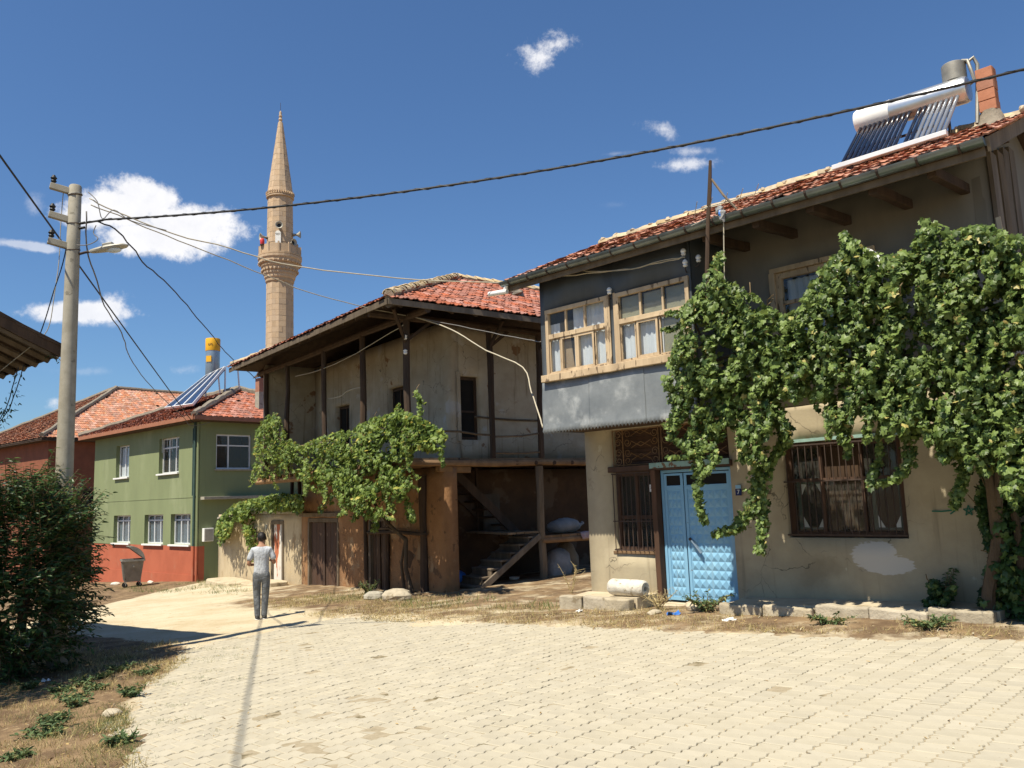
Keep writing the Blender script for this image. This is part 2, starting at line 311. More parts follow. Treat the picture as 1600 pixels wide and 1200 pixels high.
mat('yellow', (.75, .40, .02), (.68, .35, .02), 3, .5, bump=.05)
mat('tank_blue', (.30, .38, .46), (.24, .32, .40), 3, .35, metal=.5, bump=.05)
mat('tube_dark', (.010, .012, .022), None, 3, .08, bump=0, spec=.8)
mat('tube_pale', (.30, .31, .33), (.22, .23, .25), 3, .2, metal=.5, bump=0)
mat('brick', (.38, .16, .09), (.31, .125, .068), 6, .9, bump=.5, bscale=30, bdist=.006, rand=.15)
mat('bark', (.11, .08, .052), (.065, .048, .033), 6, .95, bump=1, bscale=18, bdist=.03, stretch=(1, 1, .3))
mat('twig', (.20, .14, .075), (.14, .10, .05), 6, .9, bump=.2)
mat('dry_stem', (.42, .33, .17), None, 6, .9, bump=0)
mat('shirt', (.52, .54, .57), (.40, .42, .45), 5, .9, bump=1, bscale=7, bdist=.06, stretch=(1, 1, .5))
mat('trousers', (.17, .18, .19), (.125, .135, .145), 9, .9, bump=1, bscale=9, bdist=.06)
mat('skin', (.36, .19, .115), (.32, .165, .10), 6, .6, bump=0)
mat('hair', (.012, .010, .009), (.022, .018, .016), 30, .5, bump=.5)
mat('shoe', (.035, .035, .037), (.06, .06, .06), 9, .7)
mat('sole', (.60, .58, .54), None, 9, .8)
mat('sack', (.29, .285, .28), (.21, .208, .205), 4, .85, bump=.5, bscale=9, bdist=.04)
mat('sack_brown', (.26, .21, .15), (.20, .16, .11), 4, .9, bump=.5, bscale=9, bdist=.04)
mat('patterned', (.42, .25, .26), (.38, .36, .36), 14, .9, bump=.4)
mat('blue_plastic', (.03, .13, .45), (.05, .20, .55), 8, .4, bump=.6, bscale=14)
mat('red', (.50, .03, .03), None, 5, .5, bump=0)
mat('graffiti', (.03, .13, .085), None, 9, .9, bump=0)
mat('peeled', (.58, .54, .47), (.66, .63, .57), 5, .8, bump=.4, c3=(.42, .13, .06), s3=3.0, t3=.5, w3=.04, stretch=(1, 1, .3))
mat('lamp_grey', (.42, .40, .34), (.34, .32, .27), 5, .5, metal=.1, bump=.1)
mat('lamp_glass', (.60, .66, .70), None, 5, .15, bump=0)
leafmat('vine_leaf', (.024, .054, .011), (.205, .280, .075), (.42, .36, .12), .38, .012, .28)
leafmat('vine_leaf_b', (.040, .08, .012), (.21, .285, .06), (.42, .37, .08), .46, .02, .3)
leafmat('bush_leaf', (.018, .045, .014), (.06, .115, .03), (.16, .20, .05), .34, .03, .22)
leafmat('weed_leaf', (.04, .075, .025), (.11, .16, .06), (.32, .28, .10), .6, .08, .2)
leafmat('grass_blade', (.17, .15, .05), (.44, .35, .15), (.52, .43, .22), .8, .2, .2)
leafmat('green_blade', (.045, .085, .02), (.13, .17, .05), (.34, .30, .11), .7, .08, .2)
leafmat('leaf_litter', (.20, .12, .05), (.42, .30, .13), (.50, .46, .34), .8, .1, .05)
# ---------------------------------------------------------------- ground, road, pavers
GN = Vector((-.05, .013, 1))
def gz(x, y): return .1 + .05*np.clip(x, -28, 10) - .013*np.clip(y, -10, 50)
def gp(px, py): return pl(px, py, (0, 0, .1), GN)
def onground(x, y, dz=0): return Vector((x, y, float(gz(x, y))+dz))
def frame(o, th):
    t = R(th); return Vector(o), Vector((math.cos(t), math.sin(t), 0)), Vector((-math.sin(t), math.cos(t), 0))
FA = frame((1.45, 14.96, 0), -45.2); FB = frame((-1.65, 19.3, 0), 36.9); FG = frame((-12.56, 33, 0), 47.6)
def W(F, u, v, z=0): return F[0]+F[1]*u+F[2]*v+Vector((0, 0, z))
def toloc(F, P): d = Vector(P)-F[0]; return Vector((d.dot(F[1]), d.dot(F[2]), d.z))
road_px = [(225, 1198), (205, 1110), (262, 1050), (312, 1004), (430, 985), (520, 966), (560, 968), (650, 978), (800, 977), (900, 983), (1100, 990), (1300, 995), (1600, 1006)]
RP = [tuple(gp(*q).xy) for q in road_px]
RP = RP + [(7.5, 8.4), (9.5, 3), (9.5, -3), (-2.5, -3), (-3.0, 4)]
RPn = np.array(RP)
def sdist(x, y):
    x = np.asarray(x, float); y = np.asarray(y, float); d = np.full(x.shape, 1e9); ins = np.zeros(x.shape, bool); n = len(RPn)
    for i in range(n):
        a = RPn[i]; b = RPn[(i+1) % n]; ex, ey = b-a
        t = np.clip(((x-a[0])*ex+(y-a[1])*ey)/(ex*ex+ey*ey), 0, 1); d = np.minimum(d, np.hypot(x-a[0]-t*ex, y-a[1]-t*ey))
        c = ((a[1] > y) != (b[1] > y)); ins ^= c & (x < (b[0]-a[0])*(y-a[1])/((b[1]-a[1]) if b[1] != a[1] else 1e-9)+a[0])
    return np.where(ins, d, -d)
def vnoise(x, y, s, seed=0, oct=4):
    """value noise, vectorised"""
    x = np.asarray(x, float); y = np.asarray(y, float); out = np.zeros(np.broadcast(x, y).shape); amp = 1; tot = 0
    for o in range(oct):
        X = x*s*2**o+seed*17.3; Y = y*s*2**o-seed*9.1; xi = np.floor(X); yi = np.floor(Y); fx = X-xi; fy = Y-yi; fx = fx*fx*(3-2*fx); fy = fy*fy*(3-2*fy)
        def h(a, b): v = np.sin(a*127.1+b*311.7+seed*74.7)*43758.5453; return v-np.floor(v)
        out += amp*((h(xi, yi)*(1-fx)+h(xi+1, yi)*fx)*(1-fy)+(h(xi, yi+1)*(1-fx)+h(xi+1, yi+1)*fx)*fy); tot += amp; amp *= .5
    return out/tot
def sstep(a, b, x): t = np.clip((x-a)/(b-a), 0, 1); return t*t*(3-2*t)
def grid_lines(lo, hi, a, b, st):
    mid = list(np.arange(a, b, st)); l = []; x = a; d = st
    while x > lo: d *= 1.35; x -= d; l.append(x)
    r = []; x = mid[-1]; d = st
    while x < hi: d *= 1.35; x += d; r.append(x)
    return np.array(l[::-1]+mid+r)
def edge(x, y): return sdist(x, y) + (vnoise(x, y, 1.3, 3)-.5)*.9 + (vnoise(x, y, 6, 5)-.5)*.3
def ground():
    xs = grid_lines(-1500, 1500, -13, 8.5, .11); ys = grid_lines(-600, 2500, 3.5, 22, .11)
    X, Y = np.meshgrid(xs, ys); e = edge(X, Y)
    near = sstep(60, 25, np.hypot(X, Y-12))
    Z = gz(X, Y) + np.where(e > 0, -.035, 0)*1.0 + (1-sstep(-.45, .12, e))*.03*near*1.0 + near*((vnoise(X, Y, .6, 1)-.5)*.05+(vnoise(X, Y, 4, 2)-.5)*.028)*(1-sstep(-.2, .1, e))
    left = sstep(.3, -.6, X - np.interp(Y, [0, 5, 7.9, 9.5, 11.5, 14, 17, 20], [-2.6, -2.6, -3.2, -4.3, -4.6, -5.4, -8.6, -12]))
    right = sstep(-3.4, -1.6, (X-FA[0].x)*FA[2].x+(Y-FA[0].y)*FA[2].y)*sstep(-9.5, -6.5, X)
    soil = np.clip(left*.95+right*.52, 0, 1)
    ny, nx = X.shape; V = np.stack([X, Y, Z], -1).reshape(-1, 3); i = np.arange(nx*ny).reshape(ny, nx)
    F = np.stack([i[:-1, :-1], i[:-1, 1:], i[1:, 1:], i[1:, :-1]], -1).reshape(-1, 4)
    m = bpy.data.materials.new('dusty_earth'); m.use_nodes = True; nt = m.node_tree; N = nt.nodes; L = nt.links; b = N['Principled BSDF']; b.inputs['Roughness'].default_value = .95; b.inputs['Specular IOR Level'].default_value = .15
    tc = N.new('ShaderNodeTexCoord')
    def ns(s, d=8):
        n = N.new('ShaderNodeTexNoise'); n.inputs['Scale'].default_value = s; n.inputs['Detail'].default_value = d; n.inputs['Roughness'].default_value = .65; L.new(tc.outputs['Object'], n.inputs[0]); return n.outputs[0]
    def rp(f, lo, hi):
        r = N.new('ShaderNodeMapRange'); r.interpolation_type = 'SMOOTHSTEP'; L.new(f, r.inputs[0]); r.inputs[1].default_value = lo; r.inputs[2].default_value = hi; return r.outputs[0]
    def mix(f, a, c):
        x = N.new('ShaderNodeMix'); x.data_type = 'RGBA'; L.new(f, x.inputs[0])
        for k, q in ((6, a), (7, c)):
            if isinstance(q, tuple): x.inputs[k].default_value = (*q, 1)
            else: L.new(q, x.inputs[k])
        return x.outputs[2]
    dust = mix(rp(ns(.9), .35, .7), (.535, .46, .325), (.44, .355, .225)); dust = mix(rp(ns(7), .58, .72), dust, (.27, .195, .105))
    so_ = mix(rp(ns(2.2), .38, .64), (.13, .085, .05), (.25, .17, .095)); so_ = mix(rp(ns(11), .60, .68), so_, (.36, .27, .155))
    at_ = N.new('ShaderNodeAttribute'); at_.attribute_name = 'soil'
    ad = N.new('ShaderNodeMath'); ad.operation = 'MULTIPLY_ADD'; L.new(ns(1.6), ad.inputs[0]); ad.inputs[1].default_value = .9; L.new(at_.outputs['Fac'], ad.inputs[2])
    L.new(mix(rp(ad.outputs[0], .78, 1.0), dust, so_), b.inputs['Base Color'])
    bp = N.new('ShaderNodeBump'); bp.inputs['Strength'].default_value = .8; bp.inputs['Distance'].default_value = .02; L.new(ns(28), bp.inputs['Height']); L.new(bp.outputs[0], b.inputs['Normal'])
    o = npmesh('ground', V, F, m, smooth=True); a = o.data.attributes.new('soil', 'FLOAT', 'POINT'); a.data.foreach_set('value', soil.ravel().astype(np.float32)); o['kind'] = 'structure'
ground()
def road():
    xs = np.arange(-8.5, 9.6, .12); ys = np.arange(-3, 18.5, .12); X, Y = np.meshgrid(xs, ys); e = edge(X, Y)
    Z = gz(X, Y) - .0085 + (vnoise(X, Y, 2.2, 8)-.5)*.014 + (vnoise(X, Y, .5, 9)-.5)*.012 - np.where(e < -.3, .2, 0)
    ny, nx = X.shape; i = np.arange(nx*ny).reshape(ny, nx); F = np.stack([i[:-1, :-1], i[:-1, 1:], i[1:, 1:], i[1:, :-1]], -1).reshape(-1, 4)
    keep = (e.reshape(-1)[F] > -.55).all(1)
    ro = npmesh('road', np.stack([X, Y, Z], -1).reshape(-1, 3), F[keep], MAT['sand'], smooth=True); ro['kind'] = 'structure'; TM[ro] = Matrix()
    # paver outline with toothed sides (axes: x across rows, y along rows, in the frame of the facade)
    px_, py_ = .185, .2; a = .011; hw = .5*px_-.004; hl = .5*py_-.0035
    yy = [-hl, -.075, -.025, .025, .075, hl]; of = [0, a, -a, a, -a, 0]
    ring = [(hw+o_, y) for y, o_ in zip(yy, of)] + [(-hw+o_, y) for y, o_ in zip(yy[::-1], of[::-1])]
    n = len(ring); rg = np.array(ring); V0 = np.concatenate([np.c_[rg*.945, np.zeros(n)], np.c_[rg, np.full(n, -.006)], np.c_[rg, np.full(n, -.04)]])
    quads = [(k, n+k, n+(k+1) % n, (k+1) % n) for k in range(n)] + [(n+k, 2*n+k, 2*n+(k+1) % n, n+(k+1) % n) for k in range(n)]
    top = [(k, k+1, n-2-k, n-1-k) for k in range(n//2-1)]
    F0 = np.array([tuple(q[::-1]) for q in quads]+top)
    ct, st = math.cos(R(-45.2)), math.sin(R(-45.2)); pos = []
    for iu in range(-75, 75):
        for iv in range(-75, 40):
            u = iu*px_; v = iv*py_ + (py_/2 if iu % 2 else 0)
            pos.append((FA[0].x+ct*u-st*v, FA[0].y+st*u+ct*v))
    P = np.array(pos); e = sdist(P[:, 0], P[:, 1]); k = (e > -.75) & (P[:, 1] > 1.2) & (np.abs(P[:, 0]) < 1.5+P[:, 1]*.85); P = P[k]; e = e[k]; M_ = len(P)
    z = gz(P[:, 0], P[:, 1]) + rng.normal(0, .0022, M_) + (vnoise(P[:, 0], P[:, 1], .45, 12)-.5)*.014
    miss = rng.random(M_) < .003; P = P[~miss]; z = z[~miss]; M_ = len(P)
    # order: those in view and nearest first
    v = np.c_[P, z] - np.array(EYE); dz = v @ np.array(cF); sx = 800+FPX*(v @ np.array(cR))/np.maximum(dz, .1); sy = 600-FPX*(v @ np.array(cU))/np.maximum(dz, .1)
    inview = (dz > .5) & (sx > 5) & (sx < 1595) & (sy < 1195); key = np.where(inview, dz, 1e6); order = np.argsort(key); near = order[:300]; rest = order[300:]
    tx = rng.normal(0, .012, M_)+.05; ty = rng.normal(0, .012, M_)-.013; rz = R(-45.2)+rng.normal(0, .012, M_)
    def xf(idx):
        c = np.cos(rz[idx])[:, None]; s = np.sin(rz[idx])[:, None]; x = V0[None, :, 0]*c-V0[None, :, 1]*s; y = V0[None, :, 0]*s+V0[None, :, 1]*c
        zz = V0[None, :, 2]+x*tx[idx][:, None]+y*ty[idx][:, None]
        return np.stack([x+P[idx, 0][:, None], y+P[idx, 1][:, None], zz+z[idx][:, None]], -1)
    Vr = xf(rest); nv = len(V0); Fr = (F0[None]+(np.arange(len(rest))*nv)[:, None, None]).reshape(-1, 4)
    npmesh('paver_field', Vr.reshape(-1, 3), Fr, MAT['paver'], ro, kind='stuff')
    m = bpy.data.meshes.new('paver'); m.from_pydata(V0.tolist(), [], F0.tolist()); m.materials.append(MAT['paver'])
    for q in near:
        o = bpy.data.objects.new('paver', m); COL.objects.link(o); o.parent = ro
        nrm = Vector((-tx[q], -ty[q], 1)).normalized(); o.matrix_local = Matrix.Translation((P[q, 0], P[q, 1], z[q])) @ Vector((0, 0, 1)).rotation_difference(nrm).to_matrix().to_4x4() @ Matrix.Rotation(rz[q], 4, 'Z')
road()

# ---------------------------------------------------------------- builders used by several things
def wall(u0, u1, z0, z1, openings, t, M, step=.4, amp=.012, seed=1, warp=0):
    """one wall skin with real openings and reveals; M(u, depth, z) -> local point"""
    def lines(a, b, cuts):
        L = sorted(set([a, b]+[c for c in cuts if a < c < b])); out = []
        for p, q in zip(L, L[1:]):
            n = max(1, round((q-p)/step)); out += [p+(q-p)*k/n for k in range(n)]
        return out+[b]
    us = lines(u0, u1, [o[i] for o in openings for i in (0, 1)]); zs = lines(z0, z1, [o[i] for o in openings for i in (2, 3)])
    mb = MB(); idx = {}
    def P(i, k, d):
        key = (i, k, d)
        if key not in idx:
            u, z = us[i], zs[k]; fe = min(1, (u-u0)/.3, (u1-u)/.3)
            dd = d + (noise.noise(Vector((u*.9+seed*7, z*.9, seed)))*amp*max(0, fe) if d == 0 else 0)
            idx[key] = len(mb.v); mb.v.append(tuple(M(u, dd, z)))
        return idx[key]
    def solid(i, k):
        if i < 0 or k < 0 or i >= len(us)-1 or k >= len(zs)-1: return None
        uc = (us[i]+us[i+1])/2; zc = (zs[k]+zs[k+1])/2
        return not any(o[0] < uc < o[1] and o[2] < zc < o[3] for o in openings)
    for i in range(len(us)-1):
        for k in range(len(zs)-1):
            if not solid(i, k): continue
            mb.f.append((P(i, k, 0), P(i+1, k, 0), P(i+1, k+1, 0), P(i, k+1, 0)))
            mb.f.append((P(i, k, t), P(i, k+1, t), P(i+1, k+1, t), P(i+1, k, t)))
            for (di, dk), (a, b) in {(-1, 0): ((i, k), (i, k+1)), (1, 0): ((i+1, k), (i+1, k+1)), (0, -1): ((i, k), (i+1, k)), (0, 1): ((i, k+1), (i+1, k+1))}.items():
                if not solid(i+di, k+dk): mb.f.append((P(*a, 0), P(*b, 0), P(*b, t), P(*a, t)))
    return mb
def mbox(mb, M, u0, u1, d0, d1, z0, z1, j=0):
    v = [M(u, d, z) for z in (z0, z1) for u, d in ((u0, d0), (u1, d0), (u1, d1), (u0, d1))]
    if j: v = [tuple(c+random.uniform(-j, j) for c in p) for p in v]
    return mb.add(v, [(3, 2, 1, 0), (4, 5, 6, 7), (0, 1, 5, 4), (1, 2, 6, 5), (2, 3, 7, 6), (3, 0, 4, 7)])
def window(parent, M, u0, u1, z0, z1, d, fw, vcuts, hcuts, fmat, depth=.05, pane='glass', room=.5, sill=None, skip=(), name='window', mw=.035, bars=0):
    """frame + mullions (part 'window'), panes and sill as sub-parts; vcuts/hcuts as fractions"""
    f = MB()
    mbox(f, M, u0, u1, d, d+depth, z0, z0+fw, .002); mbox(f, M, u0, u1, d, d+depth, z1-fw, z1, .002)
    mbox(f, M, u0, u0+fw, d+.001, d+depth-.001, z0+fw, z1-fw, .002); mbox(f, M, u1-fw, u1, d+.001, d+depth-.001, z0+fw, z1-fw, .002)
    U = [u0+fw]+[u0+(u1-u0)*c for c in vcuts]+[u1-fw]; Zc = [z0+fw]+[z0+(z1-z0)*c for c in hcuts]+[z1-fw]
    for c in U[1:-1]: mbox(f, M, c-mw/2, c+mw/2, d+.004, d+depth-.004, z0+fw, z1-fw, .0015)
    for c in Zc[1:-1]: mbox(f, M, u0+fw, u1-fw, d+.007, d+depth-.007, c-mw/2, c+mw/2, .0015)
    w_ = f.build(name, fmat, parent)
    for i in range(len(U)-1):
        for k in range(len(Zc)-1):
            if (i, k) in skip: continue
            g = MB(); t = random.uniform(-.003, .003); dd = d+depth*.55
            g.quad(M(U[i], dd+t, Zc[k]), M(U[i+1], dd-t, Zc[k]), M(U[i+1], dd-t, Zc[k+1]), M(U[i], dd+t, Zc[k+1])); g.build('pane', MAT[pane], w_, fix=False)
    if room:
        r = MB(); q = [(u0-.05, z0-.05), (u1+.05, z0-.05), (u1+.05, z1+.05), (u0-.05, z1+.05)]; a = [M(u, d+depth+.02, z) for u, z in q]; b = [M(u, d+depth+room, z) for u, z in q]
        r.quad(*b)
        for i in range(4): r.quad(a[i], a[(i+1) % 4], b[(i+1) % 4], b[i])
        r.build('room_behind', MAT['dark_room'], w_, fix=False)
    if sill:
        s = MB(); mbox(s, M, u0-.06, u1+.06, -sill[0], .1, z0-sill[1], z0-.002, .002); s.build('sill', MAT[sill[2]], w_, bevel=.004)
    return w_
def tile_template(w=.235, l=.40):
    xs = np.linspace(-.5, .5, 8)*w*1.06; prof = np.array([.030, .012, .004, .012, .030, .020, .034, .040])*1.1; V = []; F = []
    n = len(xs)
    for y, dz in ((-.02, .026), (l, 0.0)): V += [(x, y, p+dz) for x, p in zip(xs, prof)]
    V += [(x, -.018, p+.026-.020) for x, p in zip(xs, prof)]
    F += [(i, i+1, n+i+1, n+i) for i in range(n-1)] + [(2*n+i, 2*n+i+1, i+1, i) for i in range(n-1)]
    return np.array(V), np.array(F)
TV, TF = tile_template()
TILE_MESH = {}
def tile_field(parent, Fr, o, ux, us, width, length, inside, matn, nparts=0, cw=.235, rl=.34, jit=1, skip=.004):
    """courses of interlocking tiles on a roof plane; local coordinates of parent; Fr its world frame"""
    ux = Vector(ux).normalized(); us = Vector(us).normalized(); nn = ux.cross(us).normalized()
    if nn.z < 0: nn = -nn
    inst = []; r = 0
    while r*rl < length:
        c = 0
        while c*cw < width:
            u = (c+.5)*cw; s = r*rl
            if inside(u, s+.12) and random.random() > skip:
                p = Vector(o)+ux*(u+random.gauss(0, .006)*jit)+us*(s+random.gauss(0, .012)*jit)+nn*(abs(random.gauss(0, .006))*jit)
                a = random.gauss(0, .018)*jit; inst.append((p, (ux+us*a+nn*random.gauss(0, .012)*jit).normalized()))
            c += 1
        r += 1
    if not inst: return
    def M4(p, x):
        y = (us-x*us.dot(x)).normalized(); z = x.cross(y)
        if z.z < 0: z = -z; x = -x
        return Matrix(((x.x, y.x, z.x, p.x), (x.y, y.y, z.y, p.y), (x.z, y.z, z.z, p.z), (0, 0, 0, 1)))
    if nparts:
        inst.sort(key=lambda q: (W(Fr, q[0].x, q[0].y, q[0].z)-EYE).length)
    else: inst = list(inst)
    near = inst[:nparts]; rest = inst[nparts:]
    if near:
        if matn not in TILE_MESH:
            m = bpy.data.meshes.new('roof_tile'); m.from_pydata(TV.tolist(), [], TF.tolist()); m.materials.append(MAT[matn]); TILE_MESH[matn] = m
        for p, x in near:
            ob = bpy.data.objects.new('roof_tile', TILE_MESH[matn]); COL.objects.link(ob); ob.parent = parent; ob.matrix_local = M4(p, x)
    if rest:
        A = np.array([M4(p, x) for p, x in rest]); V = np.einsum('nij,kj->nki', A[:, :3, :3], TV)+A[:, None, :3, 3]
        npmesh('roof_tiles', V.reshape(-1, 3), (TF[None]+(np.arange(len(rest))*len(TV))[:, None, None]).reshape(-1, 4), MAT[matn], parent, kind='stuff')
def ridge_run(parent, p, q, matn, r=.10, l=.33, mort=None, name='ridge_tile'):
    """overlapping half-round cap tiles, each a part"""
    p = Vector(p); q = Vector(q); d = (q-p); n = max(1, int(d.length/l)); d.normalize(); sd_ = d.cross(Vector((0, 0, 1))).normalized(); up = sd_.cross(d)
    mb = MB(); k = 7; v = []
    for y, rr in ((0, r*1.12), (l*1.12, r*.9)):
        for i in range(k):
            a = math.pi*i/(k-1); v.append((rr*math.cos(a), y, rr*.85*math.sin(a)+(.02 if y == 0 else 0)))
        for i in range(k):
            a = math.pi*i/(k-1); v.append(((rr-.018)*math.cos(a), y, (rr-.018)*.85*math.sin(a)+(.02 if y == 0 else 0)))
    f = [(i, i+1, 2*k+i+1, 2*k+i) for i in range(k-1)]+[(i, k+i, k+i+1, i+1) for i in range(k-1)]
    mb.add(v, f); m = mb.mesh(name); m.materials.append(MAT[matn]); m.polygons.foreach_set('use_smooth', [True]*len(m.polygons))
    for i in range(n):
        o = bpy.data.objects.new(name, m); COL.objects.link(o); o.parent = parent
        c = p+d*(i*l)+Vector((0, 0, random.gauss(0, .008))); x = (sd_+d*random.gauss(0, .07)+up*random.gauss(0, .05)).normalized(); y = (d-x*d.dot(x)).normalized(); z = x.cross(y)
        if z.z < 0: z = -z; x = -x
        o.matrix_local = Matrix(((x.x, y.x, z.x, c.x), (x.y, y.y, z.y, c.y), (x.z, y.z, z.z, c.z), (0, 0, 0, 1)))
    if mort:
        t = MB(); pts = [p.lerp(q, i/(2*n))+Vector((0, 0, random.uniform(-.02, .02))) for i in range(2*n+1)]
        t.tube(pts, [r*random.uniform(.8, 1.05) for _ in pts], 6); t.build('ridge_mortar', MAT[mort], parent, smooth=True)
def leaf_shape(kind):
    if kind == 'grape':
        b = [(0, 0), (.30, -.22), (.52, .05), (.40, .30), (.50, .58), (.22, .62), (0, 1.0), (-.22, .62), (-.50, .58), (-.40, .30), (-.52, .05), (-.30, -.22)]
        V = [(0, .32, .06)]+[(x, y, -.16*abs(x)-.14*max(0, y-.4)) for x, y in b]; n = len(b)
        F = [(0, 1+i, 1+(i+1) % n) for i in range(n)]
        return np.array(V), np.array(F)
    if kind == 'lance':
        V = [(0, 0, 0), (.17, .3, .05), (.15, .65, .02), (0, 1, -.10), (-.15, .65, .02), (-.17, .3, .05), (0, .5, -.03)]
        return np.array(V), np.array([(0, 1, 6), (1, 2, 6), (2, 3, 6), (3, 4, 6), (4, 5, 6), (5, 0, 6)])
    if kind == 'blade':
        return np.array([(-.03, 0, 0), (.03, 0, 0), (.02, .55, .06), (-.02, .55, .06), (0, 1, .22)]), np.array([(0, 1, 2), (0, 2, 3), (3, 2, 4)])
def leaves(name, P, nrm, tip, size, kind, matn, parent=None, world=True, k='stuff'):
    V0, F0 = leaf_shape(kind); P = np.asarray(P, float); n = len(P)
    z = nrm/np.maximum(np.linalg.norm(nrm, axis=1, keepdims=True), 1e-6); y = tip-z*(tip*z).sum(1, keepdims=True); y /= np.maximum(np.linalg.norm(y, axis=1, keepdims=True), 1e-6); x = np.cross(y, z)
    s = np.asarray(size)[:, None, None]; V = P[:, None]+s*(x[:, None]*V0[None, :, :1]+y[:, None]*V0[None, :, 1:2]+z[:, None]*V0[None, :, 2:])
    return npmesh(name, V.reshape(-1, 3), (F0[None]+(np.arange(n)*len(V0))[:, None, None]).reshape(-1, 3), MAT[matn], parent, world, kind=k)
def inpoly(poly, x, y):
    c = False; n = len(poly); j = n-1
    for i in range(n):
        (xi, yi), (xj, yj) = poly[i], poly[j]
        if (yi > y) != (yj > y) and x < (xj-xi)*(y-yi)/(yj-yi)+xi: c = not c
        j = i
    return c
def sag(p, q, s, n=14, wig=0):
    p = Vector(p); q = Vector(q); r = []
    for i in range(n+1):
        t = i/n; c = p.lerp(q, t)-Vector((0, 0, 4*s*t*(1-t)))
        if wig and 0 < i < n: c += Vector([random.gauss(0, wig) for _ in range(3)])
        r.append(c)
    return r
# ================================================================ house with the blue door (frame FA)
def patch_material():
    """wall plaster of the blue-door house: base plaster plus one brushed pale filler patch"""
    m = MAT['plaster'].copy(); m.name = 'plaster_with_patch'; nt = m.node_tree; N = nt.nodes; L = nt.links; b = N['Principled BSDF']
    src = b.inputs['Base Color'].links[0].from_socket; tc = N.new('ShaderNodeTexCoord'); sp = N.new('ShaderNodeSeparateXYZ'); L.new(tc.outputs['Object'], sp.inputs[0])
    def mt(op, a, c=None):
        n = N.new('ShaderNodeMath'); n.operation = op
        for i, q in enumerate((a, c)):
            if q is None: continue
            if isinstance(q, (int, float)): n.inputs[i].default_value = q
            else: L.new(q, n.inputs[i])
        return n.outputs[0]
    nz = N.new('ShaderNodeTexNoise'); mp = N.new('ShaderNodeMapping'); mp.inputs['Scale'].default_value = (2.2, 1, 7); L.new(tc.outputs['Object'], mp.inputs[0]); L.new(mp.outputs[0], nz.inputs[0]); nz.inputs['Detail'].default_value = 6
    acc = None
    for cx, cz, rx, rz in ((4.80, .93, .27, .20), (5.02, .82, .36, .14), (4.93, 1.0, .22, .14)):
        u = mt('DIVIDE', mt('SUBTRACT', sp.outputs[0], cx), rx); v = mt('DIVIDE', mt('SUBTRACT', sp.outputs[2], cz), rz)
        r = mt('SUBTRACT', 1, mt('SQRT', mt('ADD', mt('MULTIPLY', u, u), mt('MULTIPLY', v, v)))); acc = r if acc is None else mt('MAXIMUM', acc, r)
    q = mt('ADD', acc, mt('MULTIPLY', mt('SUBTRACT', nz.outputs[0], .5), .7)); mr = N.new('ShaderNodeMapRange'); L.new(q, mr.inputs[0]); mr.inputs[1].default_value = 0; mr.inputs[2].default_value = .09
    mx = N.new('ShaderNodeMix'); mx.data_type = 'RGBA'; L.new(mr.outputs[0], mx.inputs[0]); L.new(src, mx.inputs[6]); mx.inputs[7].default_value = (.52, .48, .42, 1); L.new(mx.outputs[2], b.inputs['Base Color'])
    return m
HA = thing('plastered_house', 'two-storey plastered house with blue metal door and dark metal-clad bay', 'house', FA[0], -45.2)
MA = lambda u, d, z: (u, d, z)
EV, ESL, RY, EY = 5.76, .44, 1.5, -1.3; RZ = EV+(RY-EY)*ESL; BYE = RY+(RY-EY)
wall(-.22, 6.75, -.4, 3.1, [(.36, 1.26, .9, 3.02), (1.26, 2.72, .08, 3.02), (3.63, 5.33, 1.17, 2.55)], .3, MA, .3, .022, 3).build('wall', patch_material(), HA, smooth='all')
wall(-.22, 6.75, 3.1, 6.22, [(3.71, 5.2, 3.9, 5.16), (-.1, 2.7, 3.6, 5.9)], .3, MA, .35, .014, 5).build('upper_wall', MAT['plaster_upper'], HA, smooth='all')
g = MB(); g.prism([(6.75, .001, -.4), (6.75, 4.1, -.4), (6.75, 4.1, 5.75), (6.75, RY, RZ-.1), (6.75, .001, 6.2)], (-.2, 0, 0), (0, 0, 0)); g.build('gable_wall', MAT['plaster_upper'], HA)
g = MB(); g.prism([(-.22, .301, -.4), (-.22, 4.1, -.4), (-.22, 4.1, 5.75), (-.22, RY, RZ-.1), (-.22, .301, 6.2)], (.2, 0, 0), (.001, 0, 0)); g.build('gable_wall', MAT['plaster'], HA)
g = MB(); g.box(-.02, 6.54, 3.85, 4.09, -.4, 5.75); g.build('rear_wall', MAT['plaster'], HA)
for i in range(4):       # weathered boards on the gable
    g = MB(); y = .12+i*.30; g.beam((6.79, y, 4.2), (6.79, y+random.uniform(-.03, .03), 6.05+y*.36), .05, .26, 3, .008, up=(0, 1, 0)); g.build('gable_board', MAT['wood_grey'], HA)
# roof
g = MB(); s = ESL
for y0, y1, za, zb in ((EY-.02, RY, EV-.02, RZ-.02), (BYE+.02, RY, EV-.02, RZ-.02)):
    g.prism([(-.76, y0, za), (7.08, y0, za), (7.08, y1, zb), (-.76, y1, zb)], (0, 0, -.05), (0, 0, 0))
g.build('roof_deck', MAT['wood_old'], HA)
SL = math.hypot(RY-EY, RZ-EV)
tile_field(HA, FA, (-.77, EY-.03, EV+.0), (1, 0, 0), (0, RY-EY, RZ-EV), 7.88, SL+.1, lambda u, q: q < SL+.05, 'tile_orange', 300, skip=.02, jit=1.6)
tile_field(HA, FA, (7.1, BYE+.03, EV), (-1, 0, 0), (0, -(RY-EY), RZ-EV), 7.88, SL+.1, lambda u, q: q < SL+.05, 'tile_orange', 0)
ridge_run(HA, (-.77, RY, RZ+.02), (7.14, RY, RZ+.02), 'tile_lichen', .12, .36, 'mortar')
